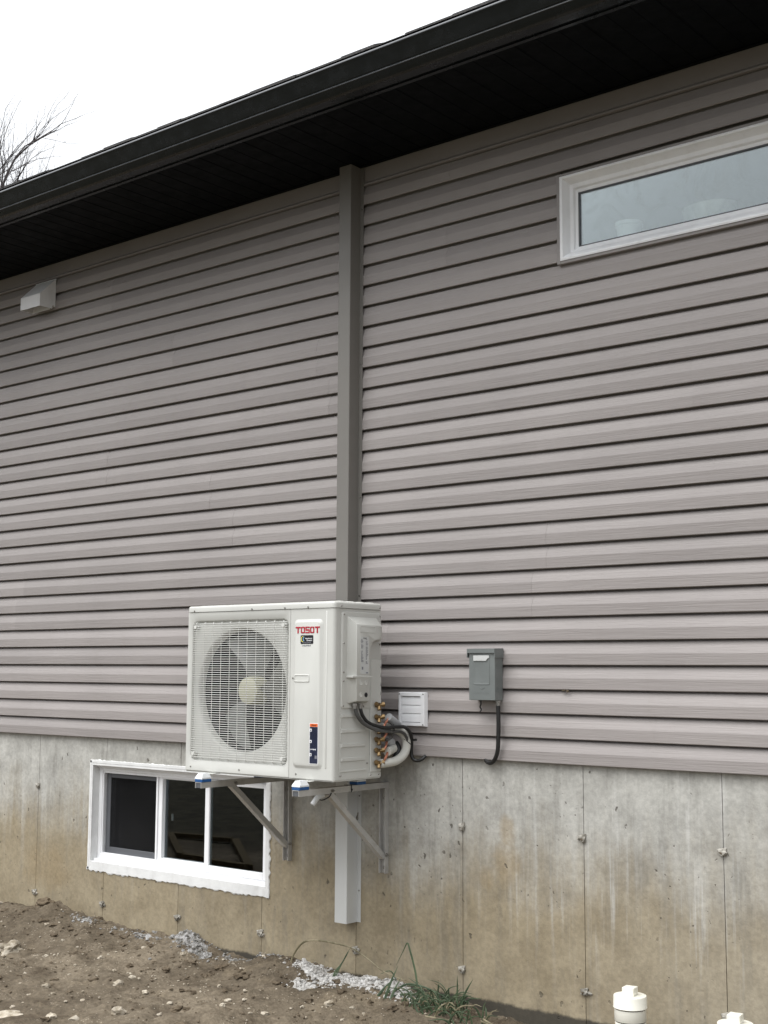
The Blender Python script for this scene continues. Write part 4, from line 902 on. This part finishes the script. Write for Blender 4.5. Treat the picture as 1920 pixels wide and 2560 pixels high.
# ------------------------------------------------------------------ exhaust hood, upper left
eh = thing('exhaust_hood', 'white sheet metal exhaust hood under the eave at the far left', 'vent hood', (-3.115, 0, 2.55))
ex0, ex1 = -3.213, -3.020
part('back_plate', B(ex0-0.008, ex1+0.002, -0.003, -0.0008, 2.556, 2.732), 'white_vinyl', eh)
bm = bmesh.new(); sh = 0.0015
for a, b2 in ((ex0, ex0+sh), (ex1-sh, ex1)): bm = bmesh.new(); prism(bm, [(-0.0032, 2.56), (-0.022, 2.56), (-0.022, 2.541), (-0.112, 2.541), (-0.112, 2.617), (-0.0032, 2.728)], 'x', a, b2); part('hood_side', bm, 'white_vinyl', eh)
part('hood_front', B(ex0+sh, ex1-sh, -0.112, -0.1105, 2.541, 2.6165), 'white_vinyl', eh)
bm = bmesh.new(); prism(bm, [(-0.112, 2.617), (-0.0032, 2.7285), (-0.0032, 2.7265), (-0.1105, 2.6155)], 'x', ex0+sh, ex1-sh); part('hood_top', bm, 'white_vinyl', eh)
part('damper', B(ex0+0.02, ex1-0.006, -0.035, -0.0335, 2.535, 2.60), 'white_vinyl', eh)

# ------------------------------------------------------------------ cleanout pipes
def cleanout(x, y, zf, label):
    g = gz(x, y, False); t = thing('cleanout_pipe', label, 'pipe', (x, y, g), 'white plastic cleanout pipes standing before the foundation')
    def lathe(prof, name, mat, n=36):
        bm = bmesh.new(); loft(bm, [[(x+r*math.cos(a), y+r*math.sin(a), z) for a in [2*math.pi*i/n for i in range(n)]] for r, z in prof], True, True); return part(name, bm, mat, t, smooth=True)
    lathe([(0.0545, g-0.2), (0.0545, zf-0.09)], 'pipe', 'pvc')
    lathe([(0.0565, zf-0.16), (0.0575, zf-0.158), (0.0575, zf-0.0965), (0.0568, zf-0.0955)], 'coupling', 'pvc')
    lathe([(0.0553, zf-0.0954), (0.0553, zf-0.0912)], 'joint', 'stone_brown')
    lathe([(0.0588, zf-0.091), (0.0598, zf-0.0895), (0.0598, zf-0.0495), (0.0588, zf-0.0485)], 'adapter', 'pvc')
    lathe([(0.0565, zf-0.0484), (0.0565, zf-0.0442)], 'joint', 'stone_brown')
    cp = lathe([(0.0635, zf-0.0441), (0.0642, zf-0.042), (0.0630, zf-0.0405), (0.0625, zf-0.003), (0.0610, zf), (0.05, zf+0.001)], 'cap', 'pvc')
    bm = bmesh.new(); box(bm, -0.0235, 0.0235, -0.0235, 0.0235, 0, 0.030, 0.0025, 2); bmesh.ops.transform(bm, matrix=Matrix.Translation((x, y, zf+0.0008)) @ Matrix.Rotation(R_(8), 4, 'Z'), verts=bm.verts[:]); part('square_plug', bm, 'pvc', cp)
cleanout(0.906, -0.148, -0.836, 'taller-looking white cleanout pipe with square plug, left of the two at lower right')
cleanout(1.380, -0.257, -0.838, 'white cleanout pipe in the bottom right corner, only its cap in view')

# ------------------------------------------------------------------ stones, clods and rubble
def stone(name, x, y, r, label, group, mat, flat=0.55, seed=0, sub=2):
    bm = bmesh.new(); z = gz(x, y); lump(bm, (x, y, z+r*flat*0.25), r, r*0.8, r*flat, seed, 0.45, sub, 1.6)
    return solo(name, bm, mat, (x, y, z), label, 'stone', group)
stone('stone', -2.53, -0.50, 0.068, 'large pale stone at the left edge of the dirt', None, 'stone_pale', 0.5, 2.2, 3)
stone('stone', -1.43, -1.29, 0.075, 'wide flat tan stone in the lower left corner', None, 'stone_pale', 0.3, 7.1, 3)
stone('stone', -2.86, -0.05, 0.05, 'dark brown clod on the dirt bank against the foundation at left', None, 'stone_brown', 0.6, 4.3, 3)
stone('stone', -1.26, -0.20, 0.027, 'brown stone below the white mortar near the basement window corner', None, 'stone_brown', 0.7, 5.9, 3)
SMALL = [(-1.949, -0.369, .02), (-2.23, -0.497, .014), (-1.727, -0.863, .023), (-1.61, -0.912, .011), (-1.712, -0.97, .011), (-1.865, -0.167, .015), (-1.567, -0.167, .018), (-1.505, -0.54, .022), (-1.464, -0.659, .03), (-1.258, -0.673, .017),
         (-0.986, -0.768, .016), (-1.106, -0.22, .016), (-1.051, -0.412, .013), (-1.113, -0.066, .015), (-0.82, -0.479, .012), (-0.6, -0.576, .017), (-1.199, -1.23, .03), (-1.103, -1.184, .026), (-1.018, -1.023, .034), (-3.326, -0.06, .015),
         (-3.284, -0.05, .022), (-1.56, -1.163, .012), (-0.827, -0.575, .016), (-0.574, -0.606, .02), (-0.444, -0.654, .028), (-0.755, -0.277, .013), (-1.093, -0.084, .015), (-0.442, -0.344, .024), (-0.53, -0.419, .012), (-0.782, -0.52, .012),
         (-2.05, -0.75, .012), (-1.9, -0.6, .011), (-2.35, -0.3, .014), (-1.35, -0.95, .012), (-0.9, -0.9, .013), (-2.6, -0.22, .016), (-0.68, -0.75, .014), (-1.75, -0.45, .012), (-0.3, -0.42, .013), (-0.35, -0.3, .016)]
def on_picture(x, y):
    d = Vector((x, y, gz(x, y))) - CAM; z = d.dot(fw); return Vector((d.dot(rr)/z, d.dot(uu)/z))
MARKS = [('the large stone at the left edge', -2.53, -0.50), ('the flat tan stone in the lower left corner', -1.43, -1.29), ('the dark clod on the dirt bank', -2.86, -0.05), ('the brown stone below the mortar', -1.26, -0.20),
         ('the foot of the grass clump', -0.05, -0.12), ('the bottom of the grey pipe cover', -0.64, -0.05), ('the middle of the picture\'s bottom edge', -0.30, -0.36), ('the middle of the bare dirt', -1.75, -0.6)]
ORD = ['nearest', 'second nearest', 'third nearest', 'fourth nearest', 'fifth nearest', 'sixth nearest', 'seventh nearest', 'eighth nearest', 'ninth nearest', 'tenth nearest', 'eleventh nearest', 'twelfth nearest']
ranks = {}
for nm_, mx1, my1 in MARKS:
    for q, i in enumerate(sorted(range(len(SMALL)), key=lambda t: (on_picture(*SMALL[t][:2])-on_picture(mx1, my1)).length)):
        if i not in ranks or q < ranks[i][0]: ranks[i] = (q, nm_)
for i, (x, y, r) in enumerate(SMALL):
    stone('stone', x, y, r*0.9, 'pale stone chip, %s to %s' % (ORD[min(11, ranks[i][0])], ranks[i][1]), 'pale stone chips scattered over the dirt', 'stone_pale', 0.62, i*1.37+0.5)
rs = random.Random(77); bm = bmesh.new(); bm2 = bmesh.new()
for i in range(1900):
    x = rs.uniform(-3.8, 0.7); y = -abs(rs.gauss(0.45, 0.5)); r = rs.choice((0.003, 0.003, 0.004, 0.005, 0.007))
    if y < -2: continue
    lump(bm if i % 3 else bm2, (x, y, gz(x, y)+r*0.3), r*rs.uniform(0.9, 1.5), r, r*0.7, i*0.77, 0.4, 1)
for i in range(260):
    x = rs.uniform(-3.6, 0.5); y = -abs(rs.gauss(0.5, 0.5)); r = rs.choice((0.008, 0.01, 0.012, 0.016, 0.022))
    if -1.9 < y: lump(bm, (x, y, gz(x, y)-r*0.1), r*rs.uniform(0.9, 1.6), r, r*0.6, i*0.53, 0.6, 2, 1.8)
link('gravel', to_mesh(bm, 'gravel', 'stone_brown'), None); tag(bpy.data.objects['gravel'], 'brown crumbs of soil strewn over the dirt', None, None, 'stuff')
tag(link('pale_gravel', to_mesh(bm2, 'pale_gravel', 'stone_pale')), 'pale grit strewn over the dirt', None, None, 'stuff')
# mortar droppings heaped along the wall
HEAP = [(-1.66, 0.10, -0.04, 0.05, 150, 0.85), (-1.54, 0.06, -0.09, 0.035, 90, 0.65), (-1.30, 0.10, -0.05, 0.022, 60, 0.5), (-1.12, 0.09, -0.04, 0.025, 60, 0.5), (-2.48, 0.09, -0.06, 0.03, 40, 0.42), (-2.02, 0.16, -0.05, 0.03, 70, 0.4),
        (-0.86, 0.05, -0.05, 0.04, 90, 0.75), (-0.76, 0.06, -0.07, 0.05, 160, 1.0), (-0.62, 0.08, -0.09, 0.05, 200, 1.1), (-0.46, 0.09, -0.07, 0.045, 200, 1.1), (-0.33, 0.07, -0.05, 0.045, 150, 1.1), (-0.22, 0.05, -0.09, 0.035, 60, 0.8), (-0.10, 0.05, -0.08, 0.03, 40, 0.6), (-0.72, 0.07, -0.20, 0.05, 60, 0.5)]
def heap(x, y, HP):
    h = 0.0
    for (cx, sxx, cy, syy, nn, k) in HP:
        d = ((x-cx)/(sxx*1.05))**2+((y-cy)/(syy*1.1))**2
        if d < 5: h = max(h, k*math.exp(-d*0.8))
    p = Vector((x, y, 0.0)); return 0.040*h*(0.85+0.5*noise.noise(p*17)) - 0.011 + 0.009*noise.noise(p*31) + 0.007*noise.noise(p*75+Vector((3, 1, 0)))+0.004*noise.noise(p*140)
for HP, mt_, lab in (([h for h in HEAP if h[0] > -1.0], 'mortar', 'crumbly white mortar droppings heaped against the foundation behind the grass'), ([h for h in HEAP if h[0] < -1.0], 'mortar_grey', 'thin grey mortar droppings along the foundation below the basement window')):
    bm = bmesh.new()
    st_ = 0.0065; nxx = int(2.95/st_); nyy = int(0.42/st_); grid = {}
    for i in range(nxx+1):
        for j in range(nyy+1):
            x = -2.75+i*st_; y = FY+0.001-j*st_; h = heap(x, y, HP)
            if h > -0.012: grid[i, j] = bm.verts.new((x, y, gz(x, y)+h))
    for (i, j) in list(grid):
        q = [(i, j), (i+1, j), (i+1, j+1), (i, j+1)]
        if all(c in grid for c in q): bm.faces.new([grid[c] for c in q])
    for (cx, sxx, cy, syy, nn, k) in HP:
        for i in range(int(nn*1.3)):
            x = rs.gauss(cx, sxx*0.85); y = min(FY-0.004, rs.gauss(cy, syy*0.95))
            r = rs.choice((0.002, 0.0025, 0.003, 0.003, 0.004, 0.005, 0.008))
            lump(bm, (x, y, gz(x, y)+max(0, heap(x, y, HP))+r*0.2), r*rs.uniform(1, 1.7), r, r*0.7, i*0.91+cx, 0.5, 1)
    tag(link('mortar_rubble', to_mesh(bm, 'mortar_rubble', mt_)), lab, None, None, 'stuff')

# ------------------------------------------------------------------ grass
def blade(bm, pts, w):
    P_ = spline(pts, 6); n = len(P_); prev = None
    for i, p in enumerate(P_):
        t = (P_[min(i+1, n-1)]-P_[max(i-1, 0)]).normalized(); s = t.cross(Vector((0.3, -1, 0.15)))
        if s.length < 1e-3: s = Vector((1, 0, 0))
        s.normalize(); k = w*(1-(i/(n-1))**2.2)+0.0004; nn = s.cross(t)*k*0.35
        cur = [bm.verts.new(p-s*k), bm.verts.new(p+nn), bm.verts.new(p+s*k)]
        if prev:
            bm.faces.new((prev[0], prev[1], cur[1], cur[0])); bm.faces.new((prev[1], prev[2], cur[2], cur[1]))
        prev = cur
gc = thing('grass_clump', 'clump of dark green grass with bent blades at the foot of the foundation', 'grass clump', (-0.05, -0.1, gz(-0.05, -0.1)))
bm = bmesh.new(); bs = bmesh.new(); rs = random.Random(15)
blade(bm, [(-0.145, -0.10, -1.02), (-0.175, -0.085, -0.92), (-0.21, -0.08, -0.83), (-0.225, -0.08, -0.803), (-0.245, -0.08, -0.835), (-0.2875, -0.08, -0.9065)], 0.0042)
blade(bm, [(-0.612, -0.14, -1.06), (-0.615, -0.12, -0.985), (-0.59, -0.1, -0.94), (-0.562, -0.08, -0.885)], 0.005); blade(bm, [(-0.614, -0.13, -1.02), (-0.6, -0.11, -0.97), (-0.57, -0.09, -0.90), (-0.552, -0.08, -0.865)], 0.003)
for x0, x1, z1 in ((-0.30, -0.26, -0.90), (-0.27, -0.245, -0.95), (-0.29, -0.3, -1.0), (-0.36, -0.27, -0.95)):
    blade(bm, [(x0, -0.16, -1.07), ((x0+x1)/2, -0.13, (z1-1.05)/2), (x1, -0.1, z1)], 0.006)
for i in range(150):
    x = rs.gauss(-0.02, 0.1); y = rs.uniform(-0.2, -0.03); z = gz(x, y)-0.004; L = rs.uniform(0.05, 0.16); a = rs.uniform(-1.3, 1.3); up = rs.uniform(0.25, 0.9)
    dx, dy, dz = math.sin(a)*L, -rs.uniform(-0.2, 0.5)*L, up*L
    blade(bm if rs.random() < 0.85 else bs, [(x, y, z), (x+dx*0.4, min(0.015, y+dy*0.4), z+dz*0.65), (x+dx*0.95, min(0.02, y+dy), z+dz*rs.uniform(0.5, 1.0))], rs.uniform(0.002, 0.0042))
for q in ([(0.03, -0.07, -1.06), (0.038, -0.07, -0.97), (0.046, -0.08, -0.90)], [(0.04, -0.09, -1.06), (0.09, -0.08, -0.96), (0.128, -0.08, -0.903)], [(-0.30, -0.1, -1.02), (-0.2, -0.09, -0.97), (-0.05, -0.08, -0.99), (0.05, -0.08, -1.04)], [(-0.32, -0.12, -1.04), (-0.15, -0.12, -1.0), (0.0, -0.1, -1.03)]): blade(bm, q, 0.0045)
part('green_blades', bm, 'grass', gc, kind='stuff')
for q in ([(0.05, -0.13, -1.05), (0.1, -0.12, -1.01), (0.16, -0.11, -1.0)], [(0.02, -0.15, -1.06), (0.05, -0.13, -1.0), (0.08, -0.12, -1.06)], [(0.19, -0.1, -1.05), (0.3, -0.12, -1.075), (0.4, -0.14, -1.11)], [(0.2, -0.13, -1.05), (0.29, -0.14, -1.07), (0.38, -0.17, -1.12)], [(-0.15, -0.2, -1.06), (0.0, -0.2, -1.055), (0.1, -0.17, -1.06)]): blade(bs, q, 0.0036)
part('dry_blades', bs, 'straw', gc, kind='stuff')
bm = bmesh.new(); blade(bm, [(-0.926, -0.08, -1.02), (-0.91, -0.08, -0.955), (-0.85, -0.08, -0.885), (-0.7755, -0.08, -0.862), (-0.66, -0.08, -0.858), (-0.543, -0.08, -0.867), (-0.44, -0.08, -0.905), (-0.3555, -0.08, -0.943), (-0.2, -0.085, -0.965), (-0.067, -0.09, -0.99)], 0.0042)
solo('grass_stalk', bm, 'straw', (-0.926, -0.08, -1.0), 'long dry grass stalk arching over the white mortar towards the grass clump', 'grass stalk')

# ------------------------------------------------------------------ wooden frame lying in the yard (seen mirrored in the basement window)
wf = thing('wooden_frame', 'lumber frame lying on the dirt, mirrored in the basement window', 'wooden frame', (-4.6, -2.7, gz(-4.6, -2.7, False)))
cs = [Vector((-5.56, -3.06, 0)), Vector((-4.84, -3.22, 0)), Vector((-3.61, -2.17, 0)), Vector((-4.43, -2.17, 0))]
for i in range(4):
    a, b2 = cs[i], cs[(i+1) % 4]; d = b2-a; L = d.length; bm = B(0.03, L-0.03, -0.03, 0.03, 0.0, 0.04, 0.003)
    bmesh.ops.transform(bm, matrix=Matrix.Translation((a.x, a.y, gz(a.x, a.y, False)+0.01)) @ Matrix.Rotation(math.atan2(d.y, d.x), 4, 'Z'), verts=bm.verts[:]); part('beam', bm, 'wood', wf)

# ------------------------------------------------------------------ bare tree beyond the end of the house
TX, TY = -15.65, 6.0
tree = thing('bare_tree', 'leafless tree with fine dark twigs beyond the gutter at far left', 'tree', (TX, TY, gz(TX, TY, False)))
rs = random.Random(31); tr = bmesh.new(); br = bmesh.new()
def grow(bm, p, d, L, r, lev):
    n = 4 if lev < 4 else 3; pts = [p.copy()]; rad = [r]; q = p.copy(); dd = d.copy(); re = r*(0.62 if lev < 5 else 0.45)
    for i in range(n):
        dd = (dd + Vector((rs.gauss(0, .15), rs.gauss(0, .15), rs.gauss(0.03, .10)))).normalized(); q = q+dd*L/n; pts.append(q.copy()); rad.append(r+(re-r)*(i+1)/n)
    tube(bm, pts, rad, 7 if lev < 2 else (5 if lev < 4 else 3), False)
    if lev >= 6: return
    kids = 3 if lev < 5 else 2
    for k in range(kids+(1 if 1 <= lev <= 4 else 0)+(1 if lev in (3, 4) else 0)):
        t = rs.uniform(0.35, 1.0) if k else 1.0; j = min(n-1, int(t*n)); b0 = pts[j].lerp(pts[j+1], t*n-j) if t < 1 else pts[-1]
        sp_ = rs.uniform(0.4, 0.95) if k else rs.uniform(0.1, 0.35); ax = dd.orthogonal().normalized(); ax.rotate(Matrix.Rotation(rs.uniform(0, 6.28), 3, dd))
        nd = (dd*math.cos(sp_)+ax*math.sin(sp_)); nd.z += 0.12; nd.normalize()
        grow(br, b0, nd, L*rs.uniform(0.62, 0.8), (r+(re-r)*t)*(0.9 if k == 0 else rs.uniform(0.5, 0.7)), lev+1)
base = Vector((TX, TY, gz(TX, TY, False)-0.1)); trunk_top = Vector((TX+0.15, TY, 3.8))
tube(tr, spline([base, (TX+0.05, TY, 0.4), trunk_top], 4), [0.26-0.012*i for i in range(9)], 10, False)
for k, (dx, dy, dz, L) in enumerate(((0.45, 0.0, 1, 2.3), (-0.4, 0.2, 1, 2.0), (0.3, 0.35, 1, 2.2), (0.35, -0.35, 1, 2.2), (0.8, 0.1, 0.85, 2.0), (-0.1, 0, 1, 2.3), (0.6, -0.15, 1.0, 2.2))):
    grow(br, trunk_top-Vector((0, 0, 0.1*k)), Vector((dx, dy, dz)).normalized(), L, 0.082, 1)
part('trunk', tr, 'bark', tree, smooth=True); part('crown', br, 'bark', tree)
